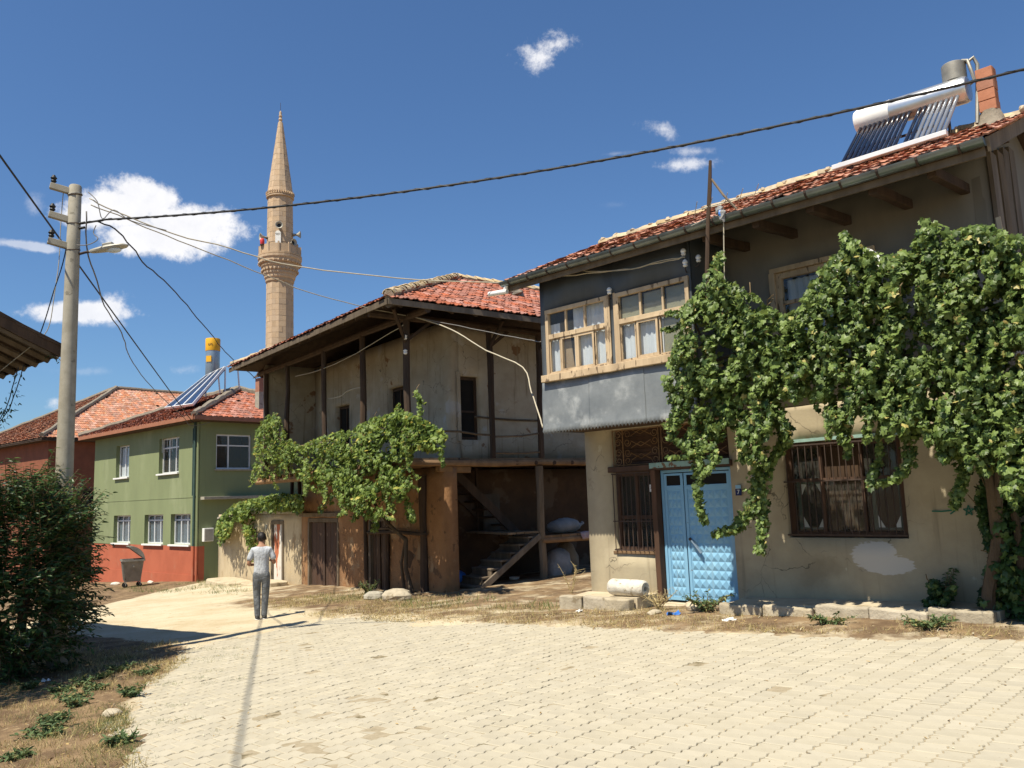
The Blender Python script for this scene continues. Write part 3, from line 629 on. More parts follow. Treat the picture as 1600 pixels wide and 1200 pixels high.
for i in range(20):      # mortar lumps along the ridge
    x = -.7+i*.40+random.uniform(-.05, .05); g = MB(); g.ball((x, RY-.05, RZ+.09), random.uniform(.05, .09), .08, random.uniform(.04, .07), 7, 5, .25); g.build('mortar_lump', MAT['mortar'], HA)
for x in (-.79, 7.11):
    g = MB(); g.beam((x, EY-.03, EV-.06), (x, RY, RZ-.05), .035, .17, 4, .004); g.build('barge_board', MAT['wood_grey'], HA)
    g = MB(); g.beam((x, BYE+.03, EV-.06), (x, RY+.02, RZ-.05), .035, .17); g.build('barge_board', MAT['wood_grey'], HA)
for i in range(8):       # soffit planks under the eave
    y = EY+.05+i*.16; g = MB(); g.beam((-.72, y, EV-.10+(y-EY)*ESL*.9), (7.04, y, EV-.10+(y-EY)*ESL*.9), .152, .022, 6, .004); g.build('soffit_plank', MAT['wood_old'], HA)
g = MB(); g.beam((-.74, EY, EV-.10), (7.07, EY, EV-.10), .03, .16, 8, .004); g.build('eave_board', MAT['wood_grey'], HA)
for x in (3.30, 4.09, 4.91, 5.76, 6.47):
    g = MB(); g.beam((x, .1, 5.68), (x+random.uniform(-.03, .03), EY+.1, 5.60), .11, .13, 3, .008); g.build('eave_bracket', MAT['wood_old'], HA, bevel=.01)
gut = MB(); n = 9; v = []; f = []
XS = [-.82+7.92*k/16 for k in range(17)]; GY = EY-.09
for i, x in enumerate(XS):
    zz = EV-.015+.02*math.sin(i*.9)*.3
    for r_, in ((.085,), (.079,)):
        for k in range(n): a = math.pi+math.pi*k/(n-1); v.append((x, GY+r_*math.cos(a), zz+r_*math.sin(a)))
    if i:
        o = 2*n*(i-1)
        for k in range(n-1): f += [(o+k, o+k+1, o+2*n+k+1, o+2*n+k), (o+n+k+1, o+n+k, o+3*n+k, o+3*n+k+1)]
        f += [(o, o+n, o+3*n, o+2*n), (o+2*n-1, o+n-1, o+3*n-1, o+4*n-1)]
for o in (0, 2*n*16): f.append(tuple(o+k for k in range(n)))
GU = gut.add(v, f).build('gutter', MAT['zinc'], HA, smooth=True)
for i in range(17):
    x = -.6+i*.465; b = MB(); pts = [(x, GY+.091*math.cos(math.pi+math.pi*k/8), EV-.015+.091*math.sin(math.pi+math.pi*k/8)) for k in range(9)]
    for a, c in zip(pts, pts[1:]): b.beam(a, c, .028, .006, up=(0, a[1]-GY, a[2]-EV+.02))
    b.build('gutter_bracket', MAT['iron'], GU)
g = MB(); g.tube([(-.72, GY, EV-.06), (-.74, GY, EV-.16), (-.80, GY, EV-.20)], .04, 10); g.tube([(-.70, GY, EV-.195), (-1.12, GY-.05, EV-.17)], .045, 10); g.build('downpipe_stub', MAT['white'], HA, smooth=True)

# bay
MBY = lambda u, d, z: (u, -1.0+d, z)
wall(-.27, 2.87, 3.85, 5.84, [(-.14, 1.27, 3.99, 5.15), (1.43, 2.84, 3.99, 5.15)], .05, MBY, .5, .010, 8).build('bay_front', MAT['bay_dark'], HA, smooth='all')
for a, b_ in ((-.27, -.22), (2.82, 2.868)): g = MB(); g.box(a, b_, -.945, -.002, 3.02, 5.84); g.build('bay_side', MAT['bay_dark'], HA)
g = MB(); g.box(-.215, 2.815, -.98, .2, 3.03, 3.07); g.build('bay_floor', MAT['wood_old'], HA)
g = MB(); g.box(-.08, 2.68, -.3, 1.6, 3.4, 3.42); g.box(-.08, 2.68, 1.6, 1.62, 3.4, 5.9); g.box(-.1, -.08, .31, 1.6, 3.42, 5.9); g.box(2.68, 2.7, .31, 1.6, 3.42, 5.9); g.box(-.2, 2.8, -.9, 1.6, 5.85, 5.87); g.build('bay_room', MAT['dark_room'], HA)
for a, b_, dy in ((-.28, .82, 0), (.79, 1.93, .007), (1.90, 2.88, 0)):    # skirt of flat sheets with a scalloped hem
    m = MB(); n = max(2, round((b_-a)/.036)); v = []; f = []
    rows = [2.985, 3.07, 3.3, 3.55, 3.75, 3.88]
    for i in range(n+1):
        u = a+(b_-a)*i/n
        for k, z in enumerate(rows):
            zz = z-(.024*(1 if i % 2 else -1) if k == 0 else 0)+(.035*noise.noise(Vector((u*2.3, 1, 4))) if k == 5 else 0)
            v.append((u, -1.015-dy-(.016 if k in (2, 3) else .02 if k == 1 else .03 if k == 0 else .004)-.022*noise.noise(Vector((u*1.4, z*1.4, 2))), zz))
        if i:
            o = 6*(i-1)
            for k in range(5): f.append((o+k, o+k+1, o+6+k+1, o+6+k))
    o = m.add(v, f).build('metal_sheet', MAT['bay_sheet'], HA, smooth='all'); so_ = o.modifiers.new('solid', 'SOLIDIFY'); so_.thickness = .003
g = MB(); g.beam((-.22, -1.05, 3.925), (2.90, -1.05, 3.925), .10, .12, 8, .006); g.build('sill_beam', MAT['wood_pale'], HA, bevel=.008)
def bay_window(u0, u1, top, low):
    z0, z1 = 3.987, 5.15; zt = z0+(z1-z0)*.585; f = MB(); d0, d1 = -.035, .04; M = MBY; J = .004
    for a, b_, c, e in ((u0, u1, z1-.07, z1), (u0, u0+.07, z0, z1-.07), (u1-.07, u1, z0, z1-.07), (u0+.07, u1-.07, zt-.045, zt+.035), (u0+.07, u1-.07, z0, z0+.03)): mbox(f, M, a, b_, d0, d1, c, e, J)
    w_ = f.build('bay_window', MAT['wood_pale'], HA, bevel=.005)
    L = u1-u0-.14; base = u0+.07
    for a, b_ in zip([0]+top, top+[1]):
        g = MB(); g.quad(M(base+a*L, .012, zt+.03), M(base+b_*L, .012, zt+.03), M(base+b_*L, .015, z1-.06), M(base+a*L, .015, z1-.06)); g.build('pane', MAT['glass'], w_, fix=False)
    for c in top:
        g = MB(); mbox(g, M, base+c*L-.018, base+c*L+.018, -.012, .03, zt+.036, z1-.071, .003); g.build('mullion', MAT['wood_pale'], w_)
    for a, b_, sash in low:
        x0, x1 = base+a*L, base+b_*L; fw = .042 if sash else .022; o = -.02 if sash else -.005; s_ = MB()
        za, zb = z0+.031, zt-.046
        for p, q, c, e in ((x0, x1, zb-fw, zb), (x0, x1, za, za+fw), (x0, x0+fw, za+fw, zb-fw), (x1-fw, x1, za+fw, zb-fw)): mbox(s_, M, p+.001, q-.001, o, .03, c, e, .003)
        sh = s_.build('sash', MAT['wood_pale'], w_)
        g = MB(); g.quad(M(x0+fw, .01, za+fw), M(x1-fw, .01, za+fw), M(x1-fw, .012, zb-fw), M(x0+fw, .012, zb-fw)); o_ = g.build('pane', MAT['glass'], w_, fix=False)
    return w_
def curtain(par, M, u0, u1, z0, z1, d, matn='curtain', amp=.03):
    m = MB(); n = max(4, int((u1-u0)/.025)); v = []; f = []
    for i in range(n+1):
        u = u0+(u1-u0)*i/n
        for z in (z0, z1): v.append(M(u, d+amp*math.sin(u*55+math.sin(u*9)*2)*(.6 if z == z1 else 1), z))
        if i: f.append((2*i-2, 2*i, 2*i+1, 2*i-1))
    m.add(v, f).build('curtain' if matn == 'curtain' else 'board', MAT[matn], par, smooth='all', fix=False)
w1 = bay_window(-.14, 1.27, [.31, .65], [(0, .20, 0), (.21, .50, 1), (.50, .80, 1), (.81, 1, 0)])
for a, b_, c, e in ((.40, .99, 4.0, 5.14), (.02, .17, 4.0, 4.9)): curtain(w1, MBY, -.14+a*1.41, -.14+b_*1.41, c, e, .09, amp=.018)
g = MB(); g.beam(MBY(.33, .07, 4.02), MBY(.24, .09, 4.64), .20, .012, up=(0, 1, 0)); g.build('cardboard', MAT['cardboard'], w1)
w2 = bay_window(1.43, 2.84, [.33, .67], [(0, .24, 0), (.26, .58, 1), (.60, 1, 0)])
curtain(w2, MBY, 1.48, 2.28, 4.0, 4.67, .09, amp=.018)
for a, b_ in ((1.51, 1.91), (1.95, 2.33), (2.38, 2.75)): g = MB(); g.quad(MBY(a, .05, 4.70), MBY(b_, .05, 4.70), MBY(b_, .06, 5.06), MBY(a, .06, 5.06)); g.build('yellowed_pane', MAT['yellowed_glass'], w2, fix=False)
g = MB(); g.quad(MBY(2.30, .05, 4.02), MBY(2.76, .05, 4.02), MBY(2.76, .06, 4.62), MBY(2.30, .06, 4.62)); g.build('yellowed_pane', MAT['yellowed_glass'], w2, fix=False)
for x in (1.295, 1.41):
    g = MB(); mbox(g, MBY, x-.018, x+.018, -.03, -.012, 3.99, 5.16, .003); g.build('trim_strip', MAT['wood_pale'], HA)
# porcelain insulators on the bay
for x, y, z in ((1.37, -1.08, 5.20), (2.84, -1.10, 5.50), (2.86, -1.10, 5.32), (3.02, -.98, 5.38)):
    i_ = MB(); i_.lathe([(.022, -.06), (.040, -.04), (.030, -.015), (.045, .01), (.034, .04), (.018, .055)], 12, (x, y, z)); o = i_.build('insulator', MAT['porcelain'], HA, smooth=True)
    i_ = MB(); i_.tube([(x, y, z-.06), (x, y, z-.10), (x-.06, -.98, z-.12)], .008, 6); i_.build('hook', MAT['iron'], o)

# lower window with bars, grille above, blue door
g = MB(); g.beam((.30, .05, 2.32), (2.76, .05, 2.32), .16, .10, 6, .006); LN = g.build('lintel_beam', MAT['wood_brown'], HA, bevel=.01)
g = MB(); g.beam((1.22, -.045, 2.345), (2.74, -.045, 2.345), .02, .09, 5, .003); g.build('painted_board', MAT['turquoise'], HA)
g = MB(); g.box(.37, 2.71, .22, .24, 2.37, 3.02); g.build('grille_backing', MAT['dark_room'], HA)
for i in range(9):
    z = 2.41+i*.072; g = MB(); g.beam((.37, .17, z), (2.71, .17, z), .03, .062, 6, .003, up=(0, .35, 1)); g.build('grille_slat', MAT['wood_brown'], HA)
g = MB()
for x in (.375, .60, 1.36, 1.42, 2.12, 2.705): g.beam((x, .06, 2.37), (x, .06, 3.02), .014, .014)
for z in (2.385, 3.0): g.beam((.38, .06, z), (2.70, .06, z), .014, .014)
def scroll(c, r, t0, sgn, turns=1.35, n=18):
    return [(c[0]+sgn*r*(1-.72*k/n)*math.cos(t0+turns*2*math.pi*k/n), .06, c[1]+r*(1-.72*k/n)*math.sin(t0+turns*2*math.pi*k/n)) for k in range(n+1)]
for x in (.50, .70, 1.28, 1.50, 2.02, 2.24):
    for z in (2.46, 2.60, 2.78, 2.92): g.tube(scroll((x, z), .075, random.choice((0, math.pi)), 1 if x in (.5, 1.28, 2.02) else -1), .006, 5)
for a, b_ in ((.78, 1.2), (1.58, 1.95), (2.3, 2.66)):
    for k in range(3):
        z = 2.47+.21*k; g.tube([(a, .06, z), ((a+b_)/2, .06, z+.10), (b_, .06, z)], .006, 5); g.tube([(a, .06, z+.12), ((a+b_)/2, .06, z+.02), (b_, .06, z+.12)], .006, 5)
g.build('scroll_ironwork', MAT['wood_beam'], HA)
bwn = window(HA, MA, .37, 1.25, .91, 2.27, .11, .075, [.5], [.42], MAT['wood_brown'], .07, room=.6, name='barred_window', mw=.06)
for k in range(9):
    g = MB(); x = .43+k*.096; g.tube([(x, -.06, .93), (x, -.06, 2.24)], .008, 6); g.tube([(x, -.06, .93), (x, .06, .86)], .007, 5); g.build('bar', MAT['iron'], bwn)
for z in (.93, 1.42, 2.24): g = MB(); g.beam((.40, -.06, z), (1.23, -.06, z), .012, .018); g.build('bar_rail', MAT['iron'], bwn)
g = MB()
for z in (.94, 2.23):
    for x in (.41, 1.22): g.beam((x, -.06, z), (x, .12, z), .014, .014)
g.build('bar_fixings', MAT['iron'], bwn)
g = MB(); mbox(g, MA, .33, 1.24, -.015, .10, .86, .908, .004); g.build('sill', MAT['wood_beam'], bwn, bevel=.006)
g = MB(); g.beam((1.285, .03, .05), (1.275, .03, 2.27), .10, .15, 6, .006, up=(0, 1, 0)); g.build('door_post', MAT['wood_brown'], HA, bevel=.01)
def embossed(mb, u0, u1, z0, z1, nx, nz, d, h):
    for i in range(nx):
        for k in range(nz):
            a = u0+(u1-u0)*i/nx+.006; b_ = u0+(u1-u0)*(i+1)/nx-.006; c = z0+(z1-z0)*k/nz+.006; e = z0+(z1-z0)*(k+1)/nz-.006
            mb.add([(a, d, c), (b_, d, c), (b_, d, e), (a, d, e), ((a+b_)/2, d-h, (c+e)/2)], [(0, 1, 4), (1, 2, 4), (2, 3, 4), (3, 0, 4)])
DR = MB(); D0 = .12
for a, b_, c, e in ((1.335, 1.385, .12, 2.26), (2.64, 2.70, .12, 2.26), (1.385, 2.64, 2.215, 2.26)): mbox(DR, MA, a, b_, D0-.02, D0+.05, c, e)
DR = DR.build('blue_door', MAT['blue_door'], HA, bevel=.004)
for a, b_, nx in ((1.39, 1.765, 3), (1.785, 2.635, 6)):
    lf = MB(); fw = .05
    mbox(lf, MA, a, b_, D0, D0+.035, .13, 2.0); mbox(lf, MA, a, a+fw, D0-.012, D0-.001, .13, 2.2); mbox(lf, MA, b_-fw, b_, D0-.012, D0-.001, .13, 2.2)
    mbox(lf, MA, a+fw, b_-fw, D0-.012, D0-.001, .13, .18); mbox(lf, MA, a+fw, b_-fw, D0-.012, D0-.001, 1.93, 1.995); mbox(lf, MA, a+fw, b_-fw, D0-.012, D0+.03, 2.165, 2.2)
    embossed(lf, a+fw+.01, b_-fw-.01, .20, 1.91, nx, 12, D0-.0015, .022)
    lfo = lf.build('door_leaf', MAT['blue_door'], DR)
    g = MB(); mbox(g, MA, a+fw, b_-fw, D0+.01, D0+.02, 2.0, 2.16); g.build('transom_pane', MAT['dark_room'], lfo)
g = MB(); g.beam((1.90, D0-.055, 1.10), (2.08, D0-.075, .90), .02, .055, 1, 0, up=(0, 1, 0)); g.tube([(1.86, D0-.01, 1.10), (1.90, D0-.06, 1.10)], .014, 8); g.build('door_handle', MAT['tank_blue'], DR, bevel=.004)
g = MB(); g.tube([(1.845, D0-.012, 1.12), (1.845, D0-.03, 1.12)], .025, 10); g.build('lock', MAT['iron'], DR)
g = MB(); mbox(g, MA, 1.36, 2.7, D0+.06, D0+.1, .1, 2.26); g.build('door_backing', MAT['dark_room'], DR)
# large barred window right of the door
bw2 = window(HA, MA, 3.64, 5.32, 1.18, 2.54, .07, .075, [.31, .66], [.60], MAT['wood_brown'], .07, room=.7, name='barred_window', mw=.045, skip=((1, 1),))
g = MB()
for a, b_ in ((3.74, 4.14), (4.83, 5.22)):
    for p, q, c, e in ((a, a+.05, 1.28, 1.97), (b_-.03, b_, 1.28, 1.97), (a+.05, b_-.03, 1.28, 1.31), (a+.05, b_-.03, 1.94, 1.97)): mbox(g, MA, p, q, .15, .18, c, e)
g.build('inner_frame', MAT['teal_frame'], bw2)
g = MB()
for a, b_ in ((3.79, 4.11), (4.88, 5.19)):
    for sx, x in ((1, a), (-1, b_)):
        for sz, z in ((1, 1.31), (-1, 1.94)):
            if (sz == -1 and x > 4.5): continue
            g.prism([(x, .166, z), (x+sx*.09, .166, z), (x, .166, z+sz*.17)], (0, 0, 0), (0, .004, 0))
g.build('corner_glazing', MAT['alu_white'], bw2)
g = MB(); mbox(g, MA, 4.17, 4.74, .16, .18, 1.26, 2.46); g.build('inner_board', MAT['wood_old'], bw2)
for k in range(17):
    g = MB(); x = 3.68+k*.100; g.tube([(x, -.012, 1.20), (x+random.uniform(-.008, .008), -.012, 2.52)], .0075, 6); g.build('bar', MAT['iron'], bw2)
for z in (1.21, 1.98, 2.51): g = MB(); g.beam((3.62, -.018, z), (5.33, -.018, z), .010, .022); g.build('bar_rail', MAT['iron'], bw2)
g = MB(); g.beam((3.60, -.015, 2.575), (5.36, -.015, 2.575), .05, .045, 5, .004); g.build('head_board', MAT['turquoise'], bw2)
uw = window(HA, MA, 3.72, 5.19, 3.91, 5.15, .03, .09, [.5], [.62], MAT['wood_pale'], .08, room=.6, name='upper_window', mw=.05)
g = MB()
for a, b_, c, e in ((3.66, 5.25, 5.15, 5.22), (3.64, 3.73, 3.85, 5.15), (5.18, 5.26, 3.85, 5.15)): mbox(g, MA, a, b_, -.035, .02, c, e, .004)
g.build('casing', MAT['wood_pale'], uw, bevel=.005); curtain(uw, MA, 3.82, 4.9, 3.98, 5.05, .2)
# graffiti: an arrow and a star
g = MB()
def stroke(pts, w=.018):
    for p, q in zip(pts, pts[1:]): g.beam((p[0], -.030, p[1]), (q[0], -.030, q[1]), w, .002, up=(0, 1, 0))
stroke([(5.66, 1.53), (5.78, 1.525), (5.93, 1.54)]); stroke([(5.87, 1.585), (5.95, 1.54), (5.88, 1.49)])
stroke([(6.10+.065*math.cos(R(90+144*k)), 1.53+.07*math.sin(R(90+144*k))) for k in range(6)], .014)
g.build('graffiti', MAT['graffiti'], HA, label='green painted arrow and star on the plaster')
# brick chimney
ch = MB(); CX, CY = 6.52, 1.42
for r_ in range(4):
    z = 7.17+r_*.165
    for (a, b_, c, e) in ((-.11, .11, -.11, -.075), (-.11, .11, .075, .11), (-.11, -.075, -.075, .075), (.075, .11, -.075, .075)):
        g = MB(); o = random.uniform(-.006, .006); g.box(CX+a+o, CX+b_+o, CY+c, CY+e, z, z+.155); g.build('chimney_brick', MAT['brick'], HA, bevel=.006)
g = MB(); g.lathe([(.30, 0), (.22, .10), (.16, .20), (.145, .32)], 10, (CX, CY, 6.86)); g.v = [(x+random.uniform(-.02, .02), y+random.uniform(-.02, .02), z) for x, y, z in g.v]; g.build('chimney_base', MAT['mortar_grey'], HA, smooth=True)
g = MB(); g.box(CX-.074, CX+.074, CY-.074, CY+.074, 7.1, 7.72); g.build('flue', MAT['dark_room'], HA)

# ---- things on or beside that house
def thA(name, label, cat, u, v, z, group=None, rz=0): return thing(name, label, cat, W(FA, u, v, z), -45.2+rz, group)
t = thA('solar_water_heater', 'tube solar water heater with steel tank on the tiled roof above the vine', 'solar heater', 5.47, .3, 6.52)
def rel(mb, u, v, z): return mb.move(Matrix.Translation((-u, -v, -z)))
O = (5.4, .5, 6.6)
g = MB(); g.tube([(4.62, 1.5, 7.71), (4.66, 1.5, 7.71), (6.20, 1.5, 7.66), (6.24, 1.5, 7.66)], [.18, .20, .20, .18], 24); TK = rel(g, *O).build('tank', MAT['steel'], t, smooth=True)
g = MB(); g.tube([(4.615, 1.5, 7.71), (4.655, 1.5, 7.71), (5.16, 1.5, 7.694)], [.184, .204, .204], 24); rel(g, *O).build('tank_wrap', MAT['white'], TK, smooth=True)
for i in range(20):
    if i in (11,): continue
    x = 4.70+i*.075; g = MB(); g.tube([(x, .52, 6.73), (x, 1.42, 7.60)], .027, 10); rel(g, *O).build('vacuum_tube', MAT['tube_pale' if i > 13 else 'tube_dark'], t, smooth=True)
g = MB(); g.beam((4.58, .48, 6.70), (6.18, .48, 6.70), .09, .07); rel(g, *O).build('tube_rail', MAT['alu_white'], t, bevel=.006)
g = MB()
for x in (4.85, 5.92):
    g.beam((x, .5, 6.50), (x, .5, 6.70), .035, .035, up=(0, 1, 0)); g.beam((x, 1.55, 6.95), (x, 1.55, 7.55), .035, .035, up=(0, 1, 0)); g.beam((x, .5, 6.64), (x, 1.5, 7.52), .03, .03); g.beam((x, 1.0, 6.85), (x, 1.55, 7.1), .025, .025)
g.beam((4.85, 1.02, 7.07), (5.92, 1.02, 7.07), .03, .03); rel(g, *O).build('stand', MAT['iron'], t)
g = MB(); g.lathe([(.15, 0), (.165, .01), (.165, .27), (.15, .285)], 18, (6.06, 1.55, 7.84)); EX = rel(g, *O).build('expansion_tank', MAT['galv'], t, smooth=True)
g = MB(); g.tube([(6.06, 1.55, 7.80), (6.06, 1.55, 7.85)], .03, 8); rel(g, *O).build('tank_neck', MAT['iron'], EX)
g = MB(); g.tube([(6.26, 1.5, 7.72), (6.33, 1.5, 7.75), (6.30, 1.5, 7.92), (6.26, 1.52, 8.10), (6.18, 1.55, 8.14)], .025, 8); g.tube([(6.24, 1.55, 8.08), (6.32, 1.6, 8.15), (6.36, 1.62, 8.03), (6.33, 1.58, 7.6), (6.30, 1.5, 7.1)], .028, 8); rel(g, *O).build('pipe', MAT['galv'], t, smooth=True)
# tv antenna on a rough pole
t = thA('television_antenna', 'rough wooden pole with a thin television antenna tied at the gutter', 'antenna', 3.55, -1.48, 4.43)
O = (3.3, -1.12, 4.6)
g = MB(); g.tube([(3.18, -1.12, 4.6), (3.22, -1.13, 5.2), (3.28, -1.12, 5.9), (3.33, -1.10, 6.35), (3.36, -1.08, 6.78)], [.035, .034, .03, .032, .022], 7); rel(g, *O).build('pole', MAT['wood_old'], t, smooth=True)
g = MB(); g.tube([(3.36, -1.08, 6.50), (3.52, -1.06, 6.22), (3.68, -1.0, 5.98)], .018, 6); rel(g, *O).build('brace', MAT['wood_grey'], t)
g = MB(); g.tube([(3.10, -1.25, 6.05), (3.95, -.75, 6.22)], .009, 5); 
for k in range(5): p = Vector((3.15+.18*k, -1.22+.105*k, 6.06+.036*k)); g.tube([p+Vector((-.22, .30, 0)), p+Vector((.22, -.30, 0))], .005, 4)
g.tube([(3.05, -1.2, 5.86), (3.3, -1.1, 5.95), (3.62, -1.0, 5.93)], .006, 4); rel(g, *O).build('aerial_rods', MAT['lamp_grey'], t)
g = MB(); g.ball((3.46, -1.10, 6.0), .06, .05, .07, 8, 6, .3); g.ball((3.52, -1.12, 5.9), .05, .05, .09, 8, 6, .3); rel(g, *O).build('rag_binding', MAT['sack'], t)
g = MB(); g.ball((3.50, -1.14, 5.94), .035, .035, .05, 7, 5, .3); rel(g, *O).build('blue_rag', MAT['blue_plastic'], t)
g = MB(); g.tube([(3.52, -1.1, 5.88), (3.50, -1.12, 5.4), (3.46, -1.1, 4.9)], .008, 5); rel(g, *O).build('hanging_cord', MAT['pale_wire'], t)
# satellite dish half hidden in the vine
t = thA('satellite_dish', 'white satellite dish half hidden behind the vine beside the upper window', 'satellite dish', 5.40, -.72, 4.58)
g = MB(); g.lathe([(.02, .10), (.16, .085), (.30, .045), (.40, 0), (.405, .004), (.30, .055), (.16, .095), (.02, .112)], 28, cap=False); Mx = Matrix.Translation((-.05, -.48, .02)) @ Matrix.Rotation(R(62), 4, 'X') @ Matrix.Rotation(R(180), 4, 'X'); g.move(Mx); g.build('dish', MAT['white'], t, smooth=True)
g = MB(); g.tube([(-.05, -.05, -.25), (-.05, -.3, -.25), (-.05, -.42, 0)], .022, 8); g.build('arm', MAT['galv'], t)
# plates and boxes
t = thA('house_number_plate', 'dark blue number plate reading 7 right of the blue door', 'number plate', 2.86, -.022, 1.86)
g = MB(); g.box(-.052, .052, -.008, .004, -.055, .045); P_ = g.build('plate', MAT['navy'], t, bevel=.002); g = MB(); g.box(-.045, .045, -.007, .003, .052, .105); g.build('street_band', MAT['sky_blue'], t)
MT = Matrix.Translation((0, -.010, -.005)) @ Matrix.Rotation(R(90), 4, 'X'); tomesh_text('7', .095, MAT['white'], P_, MT, 'digit')
t = thA('house_number_plate', 'small white number plate on the brown post left of the blue door', 'number plate', 1.16, .045, 1.97)
g = MB(); g.box(-.035, .035, -.006, .004, -.06, .06); P_ = g.build('plate', MAT['white'], t); tomesh_text('7', .07, MAT['black'], P_, Matrix.Translation((.008, -.008, .01)) @ Matrix.Rotation(R(90), 4, 'X'), 'digit')
t = thA('meter_box', 'cream metal meter box on the plaster behind the hanging vine strand', 'box', 3.24, -.02, 1.95)
g = MB(); g.box(-.10, .10, -.10, 0, -.17, .17); b_ = g.build('case', MAT['annex_plaster'], t, bevel=.008); g = MB(); g.box(-.088, .088, -.108, -.1005, -.155, .155); g.build('cover', MAT['white'], t, bevel=.004)
# stone roller
t = thA('stone_roller', 'white stone roof roller lying on the slab left of the blue door', 'stone roller', .92, -.42, .215)
g = MB(); n = 20; v = []; f = []; pr = [(-.40, .08), (-.405, .115), (-.37, .145)]+[(-.34+.68*k/6, .152) for k in range(7)]+[(.37, .145), (.40, .115), (.395, .045), (.33, .04), (.32, 0.001)]
pr = [(-.40, .002)]+pr
for i, (x, r_) in enumerate(pr):
    for k in range(n):
        a = 2*math.pi*k/n; q = r_*(1+.06*noise.noise(Vector((x*5, math.cos(a)*1.5, math.sin(a)*1.5)))); v.append((x, q*math.cos(a), .15+q*math.sin(a)))
    if i:
        for k in range(n): f.append((n*(i-1)+k, n*(i-1)+(k+1) % n, n*i+(k+1) % n, n*i+k))
g.add(v, f); g.v = [(x*.9, y*.9, z*.9) for x, y, z in g.v]; g.build('roller', MAT['white_stone'], t, smooth=True)
t = thA('board_strip', 'short pale board standing upright above the vine near the gable corner', 'board', 7.05, -.9, 4.45)
g = MB(); g.beam((0, 0, 0), (-.03, 0, .50), .05, .02, up=(0, 1, 0)); g.build('board', MAT['wood_pale'], t)

# ---- pavement slabs in front of the house
def pavement(name, u0, u1, v0, za, zb, n, zg):
    t = thing(name, None, None, W(FA, 0, 0, 0), -45.2); t['kind'] = 'structure'
    g = MB(); m = 14; v = []; f = []
    for i in range(m+1):
        u = u0+(u1-u0)*i/m; z = za+(zb-za)*i/m
        for y in (v0+.13, v0*.5, -.0): v.append((u, y+(.03 if y else 0), z+.012*noise.noise(Vector((u*2, y*3, 1)))+(.02 if y == 0 else 0)))
        if i:
            o = 3*(i-1)
            for k in range(2): f.append((o+k, o+3+k, o+4+k, o+k+1))
    v2 = [(x, y, z-.4) for x, y, z in v]; k = len(v); e = [3*i for i in range(m+1)]
    f += [(e[i], e[i+1], k+e[i+1], k+e[i]) for i in range(m)]+[(0, 1, k+1, k), (1, 2, k+2, k+1), (3*m, 3*m+1, k+3*m+1, k+3*m), (3*m+1, 3*m+2, k+3*m+2, k+3*m+1)]
    g.add(v+v2, f).build('apron', MAT['slab'], t, smooth=True)
    for i in range(n):
        a = u0+(u1-u0)*i/n; b_ = u0+(u1-u0)*(i+1)/n-.02; z = za+(zb-za)*(i+.5)/n+random.uniform(-.015, .02); o = random.uniform(-.03, .03)
        h = MB(); h.beam((a, v0+.06+o, z-.17), (b_, v0+.06+o+random.uniform(-.02, .02), z-.17), .17, .36, 4, .012); h.build('kerb_stone', MAT['kerb_stone'], t, bevel=.025)
    return t
pavement('pavement', 2.85, 6.5, -.80, .25, .385, 5, 0)
pavement('pavement', -.30, 1.22, -.74, .16, .22, 3, 0)
t = thing('doorstep', None, None, W(FA, 0, 0, 0), -45.2); t['kind'] = 'structure'
g = MB(); g.prism([(1.22, -.5, -.3), (1.22, -.5, .0), (1.22, .3, .115), (1.22, .3, -.3)], (0, 0, 0), (1.62, 0, .0)); g.build('ramp', MAT['slab'], t, bevel=.02)
# ================================================================ mud-brick house with the verandah (frame FB)
HB = thing('mudbrick_house', 'old mud-brick house with a deep timber verandah and sagging tiled roof', 'house', FB[0], 36.9)
ML = lambda x0: (lambda u, d, z: (x0+d, u, z))      # wall facing -x
MF = lambda y0: (lambda u, d, z: (u, y0+d, z))      # wall facing -y
FZ = 2.86
wall(.0, 8.4, -1.1, 2.66, [(2.86, 3.82, -.9, 1.55), (5.72, 7.86, -1.0, 1.47)], .35, ML(0), .3, .04, 11).build('lower_wall', MAT['mud'], HB, smooth='all')
wall(.352, 7.5, -1.0, 2.66, [], .3, MF(1.9), .35, .03, 13).build('recess_wall', MAT['mud_shaded'], HB, smooth='all')
g = MB(); g.box(.02, .345, .36, 1.88, -.9, 2.64); g.build('inner_wall', MAT['mud_shaded'], HB)
wall(.8, 8.98, FZ, 6.35, [(3.08, 3.96, 3.1, 5.02), (6.45, 7.42, 2.95, 4.88)], .3, ML(.7), .35, .03, 15).build('verandah_wall', MAT['lime'], HB, smooth='all')
wall(1.0, 7.6, FZ, 6.35, [(1.03, 1.62, 3.36, 4.98)], .3, MF(.8), .35, .03, 17).build('verandah_wall', MAT['lime'], HB, smooth='all')
g = MB(); g.box(.702, 1.0, .802, 1.1, FZ, 6.33); g.build('corner_post', MAT['lime'], HB, bevel=.02)
wall(-.95, .99, FZ, 6.34, [], .2, MF(9.0), .35, .02, 19).build('end_wall', MAT['lime'], HB, smooth='all')
g = MB(); g.box(1.01, 7.5, 9.0, 9.25, -1, 6.3); g.build('rear_wall', MAT['mud'], HB); g = MB(); g.box(7.3, 7.6, 1.2, 8.99, -1, 6.3); g.build('side_wall', MAT['mud'], HB)
g = MB(); g.box(1.01, 7.29, 1.12, 8.98, 6.2, 6.25); g.build('ceiling', MAT['dark_room'], HB)
